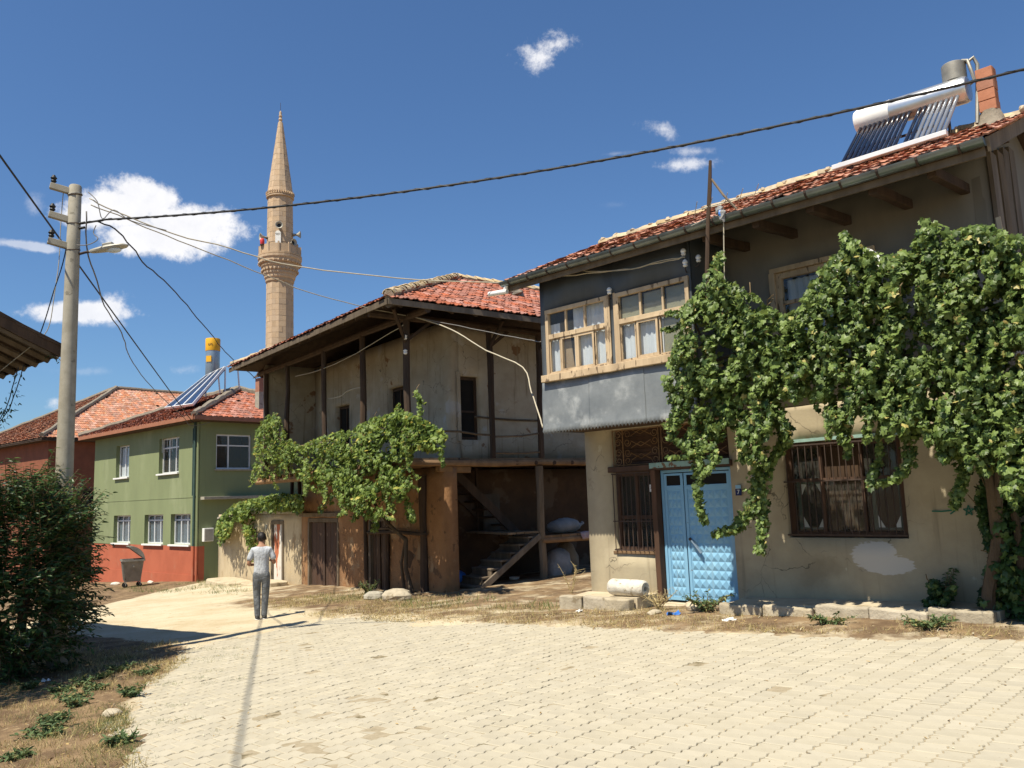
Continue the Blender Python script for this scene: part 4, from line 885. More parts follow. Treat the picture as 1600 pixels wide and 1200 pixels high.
# verandah floor: planks, joists, edge beams
for i in range(6):
    x = -.93+i*.27; g = MB(); g.beam((x+.13, -.02, FZ-.03), (x+.13, 9.5, FZ-.03), .262, .045, 8, .012); g.build('floor_plank', MAT['wood_grey'], HB)
for i in range(3):
    y = .0+i*.27; g = MB(); g.beam((.70, y+.12, FZ-.03), (5.6, y+.12, FZ-.03), .262, .045, 8, .012); g.build('floor_plank', MAT['wood_grey'], HB)
for i in range(19):
    y = .1+i*.515; g = MB(); g.tube([(-1.02-random.uniform(0, .1), y, FZ-.12), (-.4, y, FZ-.125), (.3, y+random.uniform(-.05, .05), FZ-.13)], [.055, .06, .06], 8); g.build('joist', MAT['wood_beam'], HB, smooth=True)
g = MB(); g.tube([(-.98, -.05, FZ-.22), (-.96, 3, FZ-.20), (-.97, 6, FZ-.23), (-.96, 9.7, FZ-.22)], .075, 8); g.build('edge_beam', MAT['wood_beam'], HB, smooth=True)
g = MB(); g.tube([(-1.05, .02, FZ-.10), (1.5, .0, FZ-.13), (3, .03, FZ-.10), (5.6, .0, FZ-.13)], [.075, .085, .08, .08], 8); g.build('edge_beam', MAT['wood_beam'], HB, smooth=True)
g = MB(); g.beam((-.12, .1, 2.62), (.75, .1, 2.58), .20, .14, 2, .01); g.build('beam_end', MAT['wood_beam'], HB, bevel=.015)
for i in range(8):
    x = .9+i*.6; g = MB(); g.tube([(x, -.06, FZ-.12), (x, 1.9, FZ-.12)], .055, 7); g.build('joist', MAT['wood_old'], HB, smooth=True)
# verandah posts, plates, rails
def post(x, y, z0, z1, r=.075, mt='wood_old'):
    g = MB(); g.tube([(x+random.uniform(-.02, .02), y+random.uniform(-.02, .02), z0+(z1-z0)*k/4) for k in range(5)], [r*random.uniform(.9, 1.12) for _ in range(5)], 8); return g.build('post', MAT[mt], HB, smooth=True)
for y in (0, 2.22, 4.56, 7.19, 8.95): post(-.95, y, FZ, 6.08)
for x in (1.40, 2.94, 4.6): post(x, 0, FZ, 6.06)
for x, r_ in ((2.85, .10),): post(x, .02, -.5, FZ-.2, r_, 'wood_grey')
post(-.06, .88, -.6, 2.5, .10); post(-.05, 2.75, -.7, 1.6, .07); post(-.05, 3.92, -.8, 1.6, .06); post(2.1, 1.75, .9, 2.7, .035)
g = MB(); g.tube([(-.95, -1.0, 6.10), (-.94, 2, 6.13), (-.96, 6, 6.10), (-.95, 9.6, 6.12)], .085, 8); g.build('wall_plate', MAT['wood_old'], HB, smooth=True)
g = MB(); g.tube([(-1.9, 0, 6.10), (1, .02, 6.12), (4, -.02, 6.10), (7, 0, 6.12)], .085, 8); g.build('wall_plate', MAT['wood_old'], HB, smooth=True)
for a, b_ in (((-.95, 0, 3.55), (-.95, 9.4, 3.60)), ((-.95, .0, 3.62), (1.4, .0, 3.42)), ((1.4, 0, 3.38), (2.94, 0, 3.50)), ((2.94, .0, 3.02), (1.4, 0, 2.98)), ((1.45, .8, 3.95), (4.7, .78, 3.92))):
    g = MB(); g.tube(sag(a, b_, .03, 5, .012), .028, 6); g.build('rail', MAT['wood_grey'], HB, smooth=True)
# roof: hip roof, near plane faces -y, left plane faces -x
E0, BS, HX, HY = 6.23, .446, 3.25, 4.2; BZ = E0+BS*5.2
g = MB(); th = .05
P = {'a': (-1.95, -1, E0), 'b': (-1.95, 9.4, E0), 'c': (8.6, -1, E0), 'd': (8.6, 9.4, E0), 'r': (HX, HY, BZ), 'q': (8.6, HY, BZ)}
for k in (('a', 'c', 'q', 'r'), ('b', 'a', 'r'), ('d', 'b', 'r', 'q')): g.prism([P[i] for i in k], (0, 0, -.07), (0, 0, -.02))
g.build('roof_deck', MAT['wood_old'], HB)
cs = math.hypot(1, BS); Ln = 5.2*cs
tile_field(HB, FB, (-1.95, -1.03, E0), (1, 0, 0), (0, 1, BS), 10.5, Ln, lambda u, q: u > q/cs-.05 and q < Ln-.05, 'tile_red', 300, jit=1.5, skip=.006)
tile_field(HB, FB, (-1.98, 9.4, E0), (0, -1, 0), (1, 0, BS), 10.4, Ln, lambda u, q: q/cs-.05 < u < 10.45-q/cs, 'tile_red', 0, jit=1.5)
tile_field(HB, FB, (8.6, 9.43, E0), (-1, 0, 0), (0, -1, BS), 10.5, Ln, lambda u, q: u < 10.55-q/cs, 'tile_red', 0)
ridge_run(HB, (-1.9, -.95, E0+.10), (HX, HY, BZ+.10), 'tile_lichen', .125, .30, 'mortar')
ridge_run(HB, (HX, HY, BZ+.08), (8.6, HY, BZ+.06), 'tile_lichen', .12, .33, 'mortar')
ridge_run(HB, (-1.9, 9.35, E0+.08), (HX, HY, BZ+.10), 'tile_lichen', .11, .34, 'mortar')
g = MB(); g.ball((3.9, 2.2, 7.75), .32, .25, .16, 9, 6, .25); g.build('mortar_patch', MAT['mortar_grey'], HB)
for i in range(15):
    y = -.7+i*.66; h = min(y+1, 9.4-y, 3.0); g = MB(); g.tube([(-1.93, y, E0-.12), (-1.95+h, y+random.uniform(-.05, .05), E0-.12+h*BS)], .05, 6); g.build('rafter', MAT['wood_old'], HB, smooth=True)
for i in range(13):
    x = -1.6+i*.66; h = min(x+1.95, 2.2); g = MB(); g.tube([(x, -.97, E0-.12), (x+random.uniform(-.05, .05), -1+h, E0-.12+h*BS)], .05, 6); g.build('rafter', MAT['wood_old'], HB, smooth=True)
g = MB(); g.tube([(-1.93, -.98, E0-.14), (1.0, 1.95, E0-.14+2.95*BS)], .07, 7); g.build('hip_rafter', MAT['wood_grey'], HB, smooth=True)
for i in range(9):
    o = i*.32; g = MB(); g.beam((-1.95+o+.1, -1+o+.02, E0-.085+(o+.1)*BS), (-1.95+o+.1, 9.4-o-.02, E0-.085+(o+.1)*BS), .20, .02, 6, .006, up=(-BS, 0, 1)); g.build('roof_board', MAT['wood_old'], HB)
for p, q in (((-1.97, -1.02, E0-.07), (-1.97, 9.42, E0-.07)), ((-1.95, -1.03, E0-.07), (8.6, -1.03, E0-.07))):
    g = MB(); g.beam(p, q, .03, .13, 10, .008); g.build('fascia_board', MAT['wood_grey'], HB)
for p, q in (((-.95, 0, 5.5), (-1.6, -.6, 6.12)), ((-.95, 0, 5.55), (-.3, 0, 6.05)), ((1.4, 0, 5.6), (2.0, 0, 6.05)), ((1.4, 0, 5.6), (1.4, -.6, 6.15)), ((2.94, 0, 5.6), (2.94, -.6, 6.15))): g = MB(); g.beam(p, q, .06, .07); g.build('brace', MAT['wood_old'], HB)
# openings of the verandah; darkness of the rooms is painted on opaque panes
for M_, u0, u1, z0, z1, vc, hc in ((MF(.8), 1.04, 1.61, 3.37, 4.97, [], [.45]), (ML(.7), 3.09, 3.95, 3.11, 5.0, [.5], [.6]), (ML(.7), 6.46, 7.41, 2.96, 4.86, [.5], [])):
    window(HB, M_, u0, u1, z0, z1, .14, .07, vc, hc, MAT['wood_old'], .06, room=.8, name='verandah_window', mw=.045, pane='dark_room')
for M_, u0, u1, z0, z1 in ((MF(.8), .98, 1.66, 3.32, 5.02),):
    g = MB()
    for a, b_, c, e in ((u0-.06, u0+.04, z0, z1+.05),): mbox(g, M_, a, b_, -.03, .03, c, e, .006)
    g.build('casing', MAT['lime'], HB)
# plank doors of the lower storey
def plank_door(u0, u1, z0, z1, n, matn, name):
    d = MB()
    for a, b_, c, e in ((u0, u1, z1-.10, z1+.02), (u0-.02, u0+.09, z0, z1-.10), (u1-.09, u1+.02, z0, z1-.10)): mbox(d, ML(0), a, b_, -.03, .12, c, e, .008)
    d = d.build(name, MAT['wood_grey'], HB, bevel=.008)
    for i in range(n):
        a = u0+.09+(u1-u0-.18)*i/n; b_ = u0+.09+(u1-u0-.18)*(i+1)/n-.008; g = MB(); mbox(g, ML(0), a, b_, .05+random.uniform(0, .012), .085, z0+random.uniform(0, .05), z1-.11, .005); g.build('plank', MAT[matn], d)
    g = MB(); mbox(g, ML(0), (u0+u1)/2-.07, (u0+u1)/2+.07, .02, .049, z0, z1-.12, .006); g.build('batten', MAT[matn], d)
    g = MB(); mbox(g, ML(0), u0, u1, .12, .14, z0, z1); g.build('backing', MAT['dark_room'], d)
plank_door(5.72, 7.86, -.75, 1.46, 10, 'wood_brown', 'plank_door')
plank_door(2.87, 3.81, -.55, 1.5, 5, 'wood_old', 'plank_door')
g = MB(); g.tube([(-.10, .7, 1.10), (-.12, 2.2, 1.14), (-.10, 3.7, 1.10)], .05, 7); g.build('rail_log', MAT['wood_old'], HB, smooth=True)
g = MB(); g.beam((-.05, 5.4, 1.58), (-.05, 8.3, 1.58), .12, .11, 4, .01); g.build('lintel', MAT['wood_grey'], HB)
# two flights of timber stairs, side platform
for i in range(7):
    x = .70+i*.285; z = -.15+i*.175
    g = MB(); g.beam((x+.15, .02, z), (x+.15, .86, z), .31, .05, 2, .01); g.build('tread', MAT['wood_grey'], HB, bevel=.01)
    g = MB(); g.beam((x+.02, .03, z-.09), (x+.02, .85, z-.09), .03, .13, 2, .006); g.build('riser', MAT['wood_grey'], HB)
for y in (-.02, .9):
    g = MB(); g.beam((.62, y, -.42), (2.75, y, .92), .06, .15, 3, .01); g.build('stringer', MAT['wood_grey'], HB, bevel=.01)
for i in range(4):
    g = MB(); x = 1.9+i*.25; g.beam((x, -.02, 1.02), (x, 1.85, 1.03), .235, .05, 3, .01); g.build('landing_plank', MAT['wood_grey'], HB)
for i in range(8):
    x = 2.55-i*.235; z = 1.2+i*.205; g = MB(); g.beam((x, .98, z), (x, 1.80, z), .27, .045, 1, .008); g.build('tread', MAT['wood_old'], HB)
for y in (.96, 1.82):
    g = MB(); g.beam((2.75, y, .98), (.65, y, 2.78), .06, .22, 3, .012); g.build('stringer', MAT['wood_old'], HB)
for i in range(7):
    g = MB(); x = 3.0+i*.28; g.beam((x, -.05, .88), (x, 1.85, .89), .26, .06, 3, .012); g.build('platform_plank', MAT['wood_beam'], HB)
g = MB(); g.tube([(2.8, -.03, .80), (4.9, -.03, .78)], .07, 8); g.build('platform_beam', MAT['wood_beam'], HB)
g = MB(); g.box(2.20, 2.72, 1.60, 1.66, 1.05, 2.0); g.build('leaning_panel', MAT['wood_grey'], HB)
# porcelain insulators on the corner post
for z in (5.28, 5.62):
    g = MB(); g.lathe([(.03, -.06), (.052, -.03), (.04, 0), (.052, .03), (.02, .055)], 12, (-1.03, -.10, z)); g.build('insulator', MAT['porcelain'], HB, smooth=True)
def thB(name, label, cat, u, v, z, group=None): return thing(name, label, cat, W(FB, u, v, z), 36.9, group)
def sackm(t, c, rx, ry, rz, matn, rot=0):
    g = MB(); n = 18; m = 10; v = []; f = []
    g.ball((0, 0, 0), rx, ry, rz, n, m); g.v = [tuple(Vector(p)*(1+.14*noise.noise(Vector(p)*4+Vector((c[0]*7, c[1]*3, 1)))+.05*noise.noise(Vector(p)*13))) for p in g.v]
    g.v = [(x, y, max(z, -rz*.72)) for x, y, z in g.v]; g.move(Matrix.Translation(c) @ Matrix.Rotation(R(rot), 4, 'Y')); return g.build('bag', MAT[matn], t, smooth='all')
t = thB('sack', 'white woven sack lying on the wooden platform beside the stairs', 'sack', 4.0, .5, .92); sackm(t, (0, 0, .17), .52, .33, .22, 'sack')
g = MB(); g.tube([(.5, 0, .18), (.6, 0, .20), (.66, .02, .24)], [.07, .035, .05], 8); g.build('tied_mouth', MAT['sack'], t)
t = thB('patterned_cloth', 'patterned cloth draped over the platform edge under the white sack', 'cloth', 4.35, .02, .92)
g = MB(); v = []; f = []
for i in range(10):
    for k in range(5): v.append((-.3+.07*i, -.11+(.16 if k == 0 else 0)-.012*k+.03*math.sin(i*1.9+k), .03-.06*max(0, k-1)-.01*math.sin(i*1.3)))
    if i:
        for k in range(4): f.append((5*i-5+k, 5*i+k, 5*i+k+1, 5*i-4+k))
g.add(v, f); o = g.build('cloth', MAT['patterned'], t, smooth='all'); o.modifiers.new('s', 'SOLIDIFY').thickness = .01
t = thB('sack', 'large grey sack leaning under the platform beside the stair post', 'sack', 3.55, .35, -.4); sackm(t, (0, 0, .42), .42, .36, .56, 'sack', 18)
t = thB('sack', 'brown sack slumped behind the large grey one under the platform', 'sack', 4.2, .75, -.4); sackm(t, (0, 0, .50), .36, .36, .60, 'sack_brown')
t = thB('plastic_bundle', 'dark blue plastic bundle on the ground left of the stairs', 'bundle', .95, 1.2, -.25); sackm(t, (0, 0, .18), .36, .28, .24, 'blue_plastic')
t = thB('plastic_tub', 'small white plastic tub on the dark ground below the stairs', 'tub', 2.45, .7, -.25)
g = MB(); g.lathe([(.10, 0), (.13, .14), (.14, .15), (.125, .15), (.095, .02)], 14, cap=True); g.build('tub', MAT['white'], t, smooth=True)

# ---- plastered yard wall between that house and the green house (same line)
t = thing('yard_wall', 'low plastered yard wall with a peeling door left of the mud-brick house', 'wall', FB[0], 36.9)
wall(8.42, 16.6, -1.2, 1.62, [(9.88, 10.92, -1.0, 1.38)], .25, ML(0.0), .4, .04, 23).build('wall', MAT['annex_plaster'], t, smooth='all')
g = MB(); g.beam((.10, 8.42, 1.68), (.10, 13.2, 1.68), .42, .10, 6, .012); g.build('coping', MAT['concrete'], t, bevel=.015)
g = MB(); g.beam((.10, 13.2, 1.66), (.10, 16.6, 1.5), .36, .08, 6, .02); g.build('coping', MAT['concrete'], t, bevel=.015)
d = MB()
for a, b_, c, e in ((9.88, 10.92, 1.28, 1.40), (9.86, 9.98, -.75, 1.28), (10.82, 10.94, -.75, 1.28)): mbox(d, ML(0), a, b_, -.03, .1, c, e, .006)
d = d.build('door', MAT['wood_grey'], t)
for i in range(4):
    g = MB(); a = 9.98+i*.21; mbox(g, ML(0), a+.003, a+.205, .03, .06, -.7, 1.28, .003); g.build('door_panel', MAT['peeled'], d)
g = MB(); mbox(g, ML(0), 9.9, 10.9, .07, .09, -.9, 1.36); g.build('backing', MAT['dark_room'], d)
g = MB(); g.tube([(-.04, 11.4, 1.18), (0, 11.4, 1.18)], .09, 14); g.build('wall_lamp', MAT['galv'], t)
for y in (9.3, 8.7):
    g = MB(); g.beam((.05, y, 1.7), (.05, y, 2.7), .09, .09, 3, .006, up=(0, 1, 0)); g.build('post', MAT['wood_old'], t)
for i, (u, v_, a, b_, h, rr) in enumerate(((-.55, 9.6, 1.4, .8, .22, 3), (-.62, 13.4, 2.9, 1.1, .20, -2), (-.45, 11.3, .9, .7, .12, 5))):
    p = W(FB, u, v_); t = thing('stone_slab', ['worn stone doorstep in front of the peeling yard door', 'long pale stone slab at the foot of the yard wall', 'small flat stone between the long slab and the doorstep'][i], 'slab', onground(p.x, p.y, -.04), 36.9+90+rr)
    g = MB(); m = 12; pts = [(a/2*math.copysign(abs(math.cos(2*math.pi*k/m))**.5, math.cos(2*math.pi*k/m))*random.uniform(.93, 1.05), b_/2*math.copysign(abs(math.sin(2*math.pi*k/m))**.5, math.sin(2*math.pi*k/m))*random.uniform(.93, 1.05), 0) for k in range(m)]
    g.prism(pts, (0, 0, 0), (0, 0, h)); g.build('slab', MAT['slab'], t, bevel=.03)

# ================================================================ green house (frame FG)
HG = thing('green_house', 'green painted two-storey house with brick-red base and white windows', 'house', FG[0], 47.6)
gw_low = [(6.33, 8.14), (3.11, 4.90), (.69, 2.41)]
ops = [(6.66, 8.09, 3.41, 4.88), (1.80, 3.64, 3.40, 4.90)]+[(a, b_, .46, 1.69) for a, b_ in gw_low]
wall(0, 10.6, .41, 5.5, ops, .25, ML(0), .8, .006, 31).build('wall', MAT['green_paint'], HG)
wall(0, 10.6, -1.6, .41, [], .25, ML(0), .8, .006, 32).build('red_base', MAT['red_paint'], HG)
g = MB(); g.box(-.04, -.012, -.03, 10.6, -1.6, -.72); g.build('plinth', MAT['red_paint'], HG)
wall(.251, 7.5, -1.6, 5.5, [(.69, 2.25, 3.44, 4.86)], .25, MF(0), .8, .006, 33).build('wall', MAT['green_paint'], HG)
g = MB(); g.box(.252, 7.5, 10.35, 10.6, -1.6, 5.5); g.box(7.25, 7.5, .26, 10.34, -1.6, 5.5); g.box(.26, 7.24, .26, 10.34, 5.4, 5.45); g.build('rear_wall', MAT['green_paint'], HG)
g = MB(); g.box(-.012, -.002, 0, 10.6, 2.33, 2.375); g.build('string_course', MAT['green_paint'], HG)
g = MB(); g.box(.05, 7.5, -.32, -.002, 2.22, 2.34); g.build('ledge', MAT['concrete'], HG, bevel=.01)
for i, (a, b_, c, e) in enumerate(ops):
    w_ = window(HG, ML(0), a, b_, c, e, .17, .06, [.55] if i == 0 else [.33, .66], [] if i == 0 else [.72] if i == 1 else [.80], MAT['alu_white'], .06, room=.8, sill=(.10, .07, 'white'), mw=.06)
    if i != 1:
        g = MB(); g.quad((.245, a+.1, c+.05), (.245, b_-.1, c+.05), (.245, b_-.1, e-.1), (.245, a+.1, e-.1)); g.build('curtain', MAT['curtain' if i == 0 else 'tank_blue'], w_, fix=False)  # lower windows: no cloth, a grey sheet added to tone the panes
    if i == 1:
        for k in range(4):
            g = MB(); y = a+(b_-a)*(k+.5)/4; g.beam((.03, y, c+.02 if i > 1 else e-.6), (.03, y, e-.02), .014, .014); g.build('bar', MAT['alu_white'], w_)
window(HG, MF(0), .69, 2.25, 3.44, 4.86, .06, .06, [.36], [.68], MAT['alu_white'], .06, room=.8, sill=(.08, .06, 'concrete'), mw=.05)
g = MB(); g.tube([(-.10, .22, 5.35), (-.10, .22, .42)], .055, 10); g.tube([(-.08, .42, 5.1), (-.08, .42, 2.4)], .02, 6); g.build('downpipe', MAT['teal_frame'], HG, smooth=True)
g = MB(); g.tube([(-.10, .22, .42), (-.10, .22, -1.2)], .056, 10); g.tube([(-.06, .03, .41), (-.06, .03, -1.2)], .05, 8); g.build('downpipe_base', MAT['red_paint'], HG, smooth=True)
g = MB(); g.tube([(-.06, .03, 5.3), (-.06, .03, .41)], .045, 8); g.build('corner_pipe', MAT['green_paint'], HG, smooth=True)
t = thing('meter_box', 'white meter box on the shaded side of the green house', 'box', W(FG, .34, -.002, .84), 47.6)
g = MB(); g.box(-.20, .20, -.18, 0, -.26, .26); g.build('case', MAT['white'], t, bevel=.012); g = MB(); g.box(-.17, .17, -.192, -.181, -.23, .23); g.build('cover', MAT['lamp_grey'], t, bevel=.006)
GE, GS = 5.5, .42; gx0, gx1, gy0, gy1 = -.55, 8.0, -.55, 11.15; gh = (gx1-gx0)/2; GZ = GE+GS*gh; gc = math.hypot(1, GS)
def hiproof(T, Fr, x0, x1, y0, y1, E_, S_, matn, along, ridge_mat='mortar_grey', deck='wood_old'):
    """hip roof, ridge along 'y' or 'x'"""
    h = (x1-x0)/2 if along == 'y' else (y1-y0)/2; Z_ = E_+S_*h; c = math.hypot(1, S_)
    r1 = (x0+h, y0+h, Z_); r2 = (x0+h, y1-h, Z_) if along == 'y' else (x1-h, y0+h, Z_)
    A_, B_, C_, D_ = (x0, y0, E_), (x1, y0, E_), (x1, y1, E_), (x0, y1, E_)
    g = MB(); fs = [(A_, B_, r1), (B_, C_, r2, r1), (C_, D_, r2), (D_, A_, r1, r2)] if along == 'y' else [(A_, B_, r2, r1), (B_, C_, r2), (C_, D_, r1, r2), (D_, A_, r1)]
    for q in fs: g.prism(q, (0, 0, -.10), (0, 0, -.01))
    g.build('roof_deck', MAT[deck], T)
    g = MB(); g.box(x0+.02, x1-.02, y0+.02, y1-.02, E_-.16, E_-.11); g.build('soffit', MAT[deck], T)
    Ls = h*c
    for o, ux, us, wd in ((A_, (1, 0, 0), (0, 1, S_), x1-x0), (D_, (0, -1, 0), (1, 0, S_), y1-y0)):
        tile_field(T, Fr, o, ux, us, wd, Ls, (lambda w_: (lambda u, q: q/c-.05 < u < w_-q/c+.05))(wd), matn, 0, jit=.8)
    for p in (A_, B_, D_):
        q = r1 if p in (A_, D_) or along == 'y' else r2
        if p == D_ and along == 'y': q = r2
        m = MB(); P0 = Vector(p)+Vector((0, 0, .08)); Q0 = Vector(q)+Vector((0, 0, .08)); n = 26; m.tube([P0.lerp(Q0, k/n)+Vector((0, 0, random.uniform(-.02, .03))) for k in range(n+1)], [.14*random.uniform(.85, 1.2) for _ in range(n+1)], 7); m.build('hip_mortar', MAT[ridge_mat], T, smooth=True)
    m = MB(); P0 = Vector(r1)+Vector((0, 0, .08)); Q0 = Vector(r2)+Vector((0, 0, .08)); m.tube([P0.lerp(Q0, k/14)+Vector((0, 0, random.uniform(-.02, .02))) for k in range(15)], .13, 7); m.build('ridge_mortar', MAT[ridge_mat], T, smooth=True)
    return r1, r2
hiproof(HG, FG, gx0, gx1, gy0, gy1, GE, GS, 'tile_red', 'y')
g = MB(); g.beam((gx0-.02, gy0, GE-.06), (gx0-.02, gy1, GE-.06), .05, .16); g.beam((gx0, gy0-.02, GE-.06), (gx1, gy0-.02, GE-.06), .05, .16); g.build('fascia', MAT['brick'], HG)
# chimneys
for (x, y, h, w_) in ((3.2, .9, 1.35, .34), (4.35, 1.0, 1.15, .22)):
    z0 = GE+GS*(y-gy0); g = MB(); g.box(x-w_/2, x+w_/2, y-w_/2, y+w_/2, z0-.2, z0+h*.55); c_ = g.build('chimney_base', MAT['concrete'], HG)
    g = MB(); g.box(x-w_/2+.01, x+w_/2-.01, y-w_/2+.01, y+w_/2-.01, z0+h*.551, z0+h); g.build('chimney_stack', MAT['brick'], HG)
    g = MB(); g.prism([(x-w_*.75, y-w_*.7, z0+h+.02), (x, y-w_*.7, z0+h+.26), (x+w_*.75, y-w_*.7, z0+h+.02), (x+w_*.62, y-w_*.7, z0+h+.02), (x, y-w_*.7, z0+h+.19), (x-w_*.62, y-w_*.7, z0+h+.02)], (0, 0, 0), (0, w_*1.4, 0)); g.build('chimney_cap', MAT['iron'], HG)
# solar collector of the green house: panel + standing tank
def G_at(px, py, xl):  # pixel to point on a plane x = xl of the green house
    return toloc(FG, pl(px, py, W(FG, xl, 0), FG[1]))
t = thing('solar_water_heater', 'flat blue solar panels with a yellow-topped tank on the red roof', 'solar heater', W(FG, 1.6, 2.6, 6.6), 47.6)
c0 = G_at(258, 638, .7); c1 = G_at(302, 632, .7); c2 = G_at(352, 574, 2.5); c3 = G_at(322, 588, 2.5); O = Vector((1.6, 2.6, 6.6))
nrm = (c1-c0).cross(c3-c0).normalized(); nrm = nrm if nrm.z > 0 else -nrm
for i in range(3):
    q = [c0.lerp(c1, i/3+.01), c0.lerp(c1, (i+1)/3-.01), c3.lerp(c2, (i+1)/3-.01), c3.lerp(c2, i/3+.01)]
    g = MB(); g.prism([p-O for p in q], -nrm*.08, nrm*0); pn = g.build('panel', MAT['panel_blue'], t)
    g = MB()
    for a, b_ in zip(q, q[1:]+q[:1]): g.beam(a-O+nrm*.01, b_-O+nrm*.01, .05, .10, up=nrm)
    g.build('panel_frame', MAT['alu_white'], pn)
g = MB()
for a in (c2, c3):
    f_ = Vector((a.x, a.y, 7.0)); g.beam(a-O, f_-O, .05, .05, up=(0, 1, 0)); g.beam(a-O, (a+Vector((.55, -.05, .35)))-O, .05, .05)
    g.beam((a+Vector((.55, -.05, .35)))-O, Vector((a.x+.7, a.y, 7.2))-O, .05, .05, up=(0, 1, 0))
g.build('stand', MAT['alu_white'], t)
tb = G_at(332, 585, 2.9); tt = G_at(332, 531, 2.9); hh = (tt.z-tb.z); c = Vector((tb.x, tb.y, tb.z))-O
g = MB(); g.lathe([(.30, -.15), (.32, -.12), (.32, hh*.66), (.315, hh*.66)], 24, c); TB = g.build('tank', MAT['tank_blue'], t, smooth=True)
g = MB(); g.lathe([(.33, hh*.661), (.335, hh*.67), (.335, hh), (.325, hh*1.02), (.28, hh*1.02)], 24, c); TY = g.build('tank_top', MAT['yellow'], t, smooth=True)
ax = (-(FG[1]*1)); toC = Vector((EYE-W(FG, tb.x, tb.y)).xy.to_3d()).normalized(); lc = Vector((toC.dot(FG[1]), toC.dot(FG[2]), 0)); ang = math.atan2(lc.y, lc.x)-.35
MT = Matrix.Translation(c+Vector((math.cos(ang)*.338, math.sin(ang)*.338, hh*.84))) @ Matrix.Rotation(ang+math.pi/2, 4, 'Z') @ Matrix.Rotation(R(90), 4, 'X'); tomesh_text('un', .22, MAT['iron'], TY, MT)
g = MB(); g.prism([(-.13, 0, -.14), (.13, 0, -.14), (.13, 0, .14), (-.13, 0, .14)], (0, 0, 0), (0, .03, 0)); g.move(Matrix.Translation(c+Vector((math.cos(ang-.2)*.345, math.sin(ang-.2)*.345, hh*.42))) @ Matrix.Rotation(ang-.2+math.pi/2, 4, 'Z')); g.build('sticker', MAT['yellow'], TB)

# ================================================================ far red-roofed house
p = at(65, 683, 46); FH = frame((p.x, p.y, 0), 50)
HH = thing('red_roofed_house', 'house with a broad orange hipped roof behind the concrete pole', 'house', FH[0], 50)
g = MB(); g.box(.6, 19.0, .6, 14.0, -2.5, p.z-.12); g.build('wall', MAT['orange_wall'], HH)
hiproof(HH, FH, 0, 19.6, 0, 14.6, p.z, .56, 'tile_orange', 'x')
for x in (2.5, 6.0, 9.5):
    window(HH, MF(.598), x, x+1.4, 1.6, 3.2, -.06, .08, [.5], [], MAT['wood_brown'], .06, room=0, pane='dark_room')

# ================================================================ left house: only its roof corner reaches into view
p0 = at(88, 545, 13); FL = frame((p0.x, p0.y, 0), 138-90)   # local x: rake direction reversed, y: along the eave, away
FL = (Vector((p0.x, p0.y, 0)), Vector((-.67, -.742, 0)), Vector((-.742, .67, 0)))
HL = thing('roadside_house', 'dark-eaved house reaching in at the left edge above the bush', 'house', FL[0], math.degrees(math.atan2(-.742, -.67)))
# local axes of the object: x = toward the ridge (left, near), y = 90 deg ccw of x
TL = lambda a, b, z: (a, -b, z)
ze = p0.z; rs = .45
def LP(a, b, z): return (a, -b, z)      # a: up the slope, b: along the eave (away)
g = MB(); g.prism([LP(0, 0, ze), LP(0, 7, ze), LP(3.6, 7, ze+3.6*rs), LP(3.6, 0, ze+3.6*rs)], (0, 0, -.05), (0, 0, 0)); g.prism([LP(7.2, 0, ze), LP(7.2, 7, ze), LP(3.6, 7, ze+3.6*rs), LP(3.6, 0, ze+3.6*rs)], (0, 0, -.05), (0, 0, 0)); g.build('roof_deck', MAT['wood_old'], HL)
for b in [0]+[i*.55+.4 for i in range(12)]:
    g = MB(); g.tube([LP(-.05, b+.05, ze-.12), LP(1.6, b+.05, ze-.12+1.6*rs)], .06, 6); g.build('rafter', MAT['wood_grey'], HL, smooth=True)
g = MB(); g.beam(LP(-.06, -.05, ze-.03), LP(-.06, 7, ze-.03), .04, .14, 6, .006); g.build('fascia_board', MAT['wood_old'], HL)
g = MB(); g.beam(LP(-.08, -.06, ze-.04), LP(3.6, -.06, ze+3.6*rs-.04), .05, .20, 6, .01); g.build('barge_board', MAT['wood_old'], HL)
for k in range(11):
    g = MB(); a = k*.33; g.prism([LP(a-.08, -.1, ze+a*rs+.02), LP(a-.08, 7, ze+a*rs+.02), LP(a+.30, 7, ze+(a+.30)*rs+.02), LP(a+.30, -.1, ze+(a+.30)*rs+.02)], (0, 0, 0), (0, 0, .03)); g.build('roof_sheet', MAT['wood_old'], HL)
g = MB()
g.box(1.05, 6.4, -6.4, -1.0, -1, ze+.2); g.build('wall', MAT['mud_shaded'], HL)

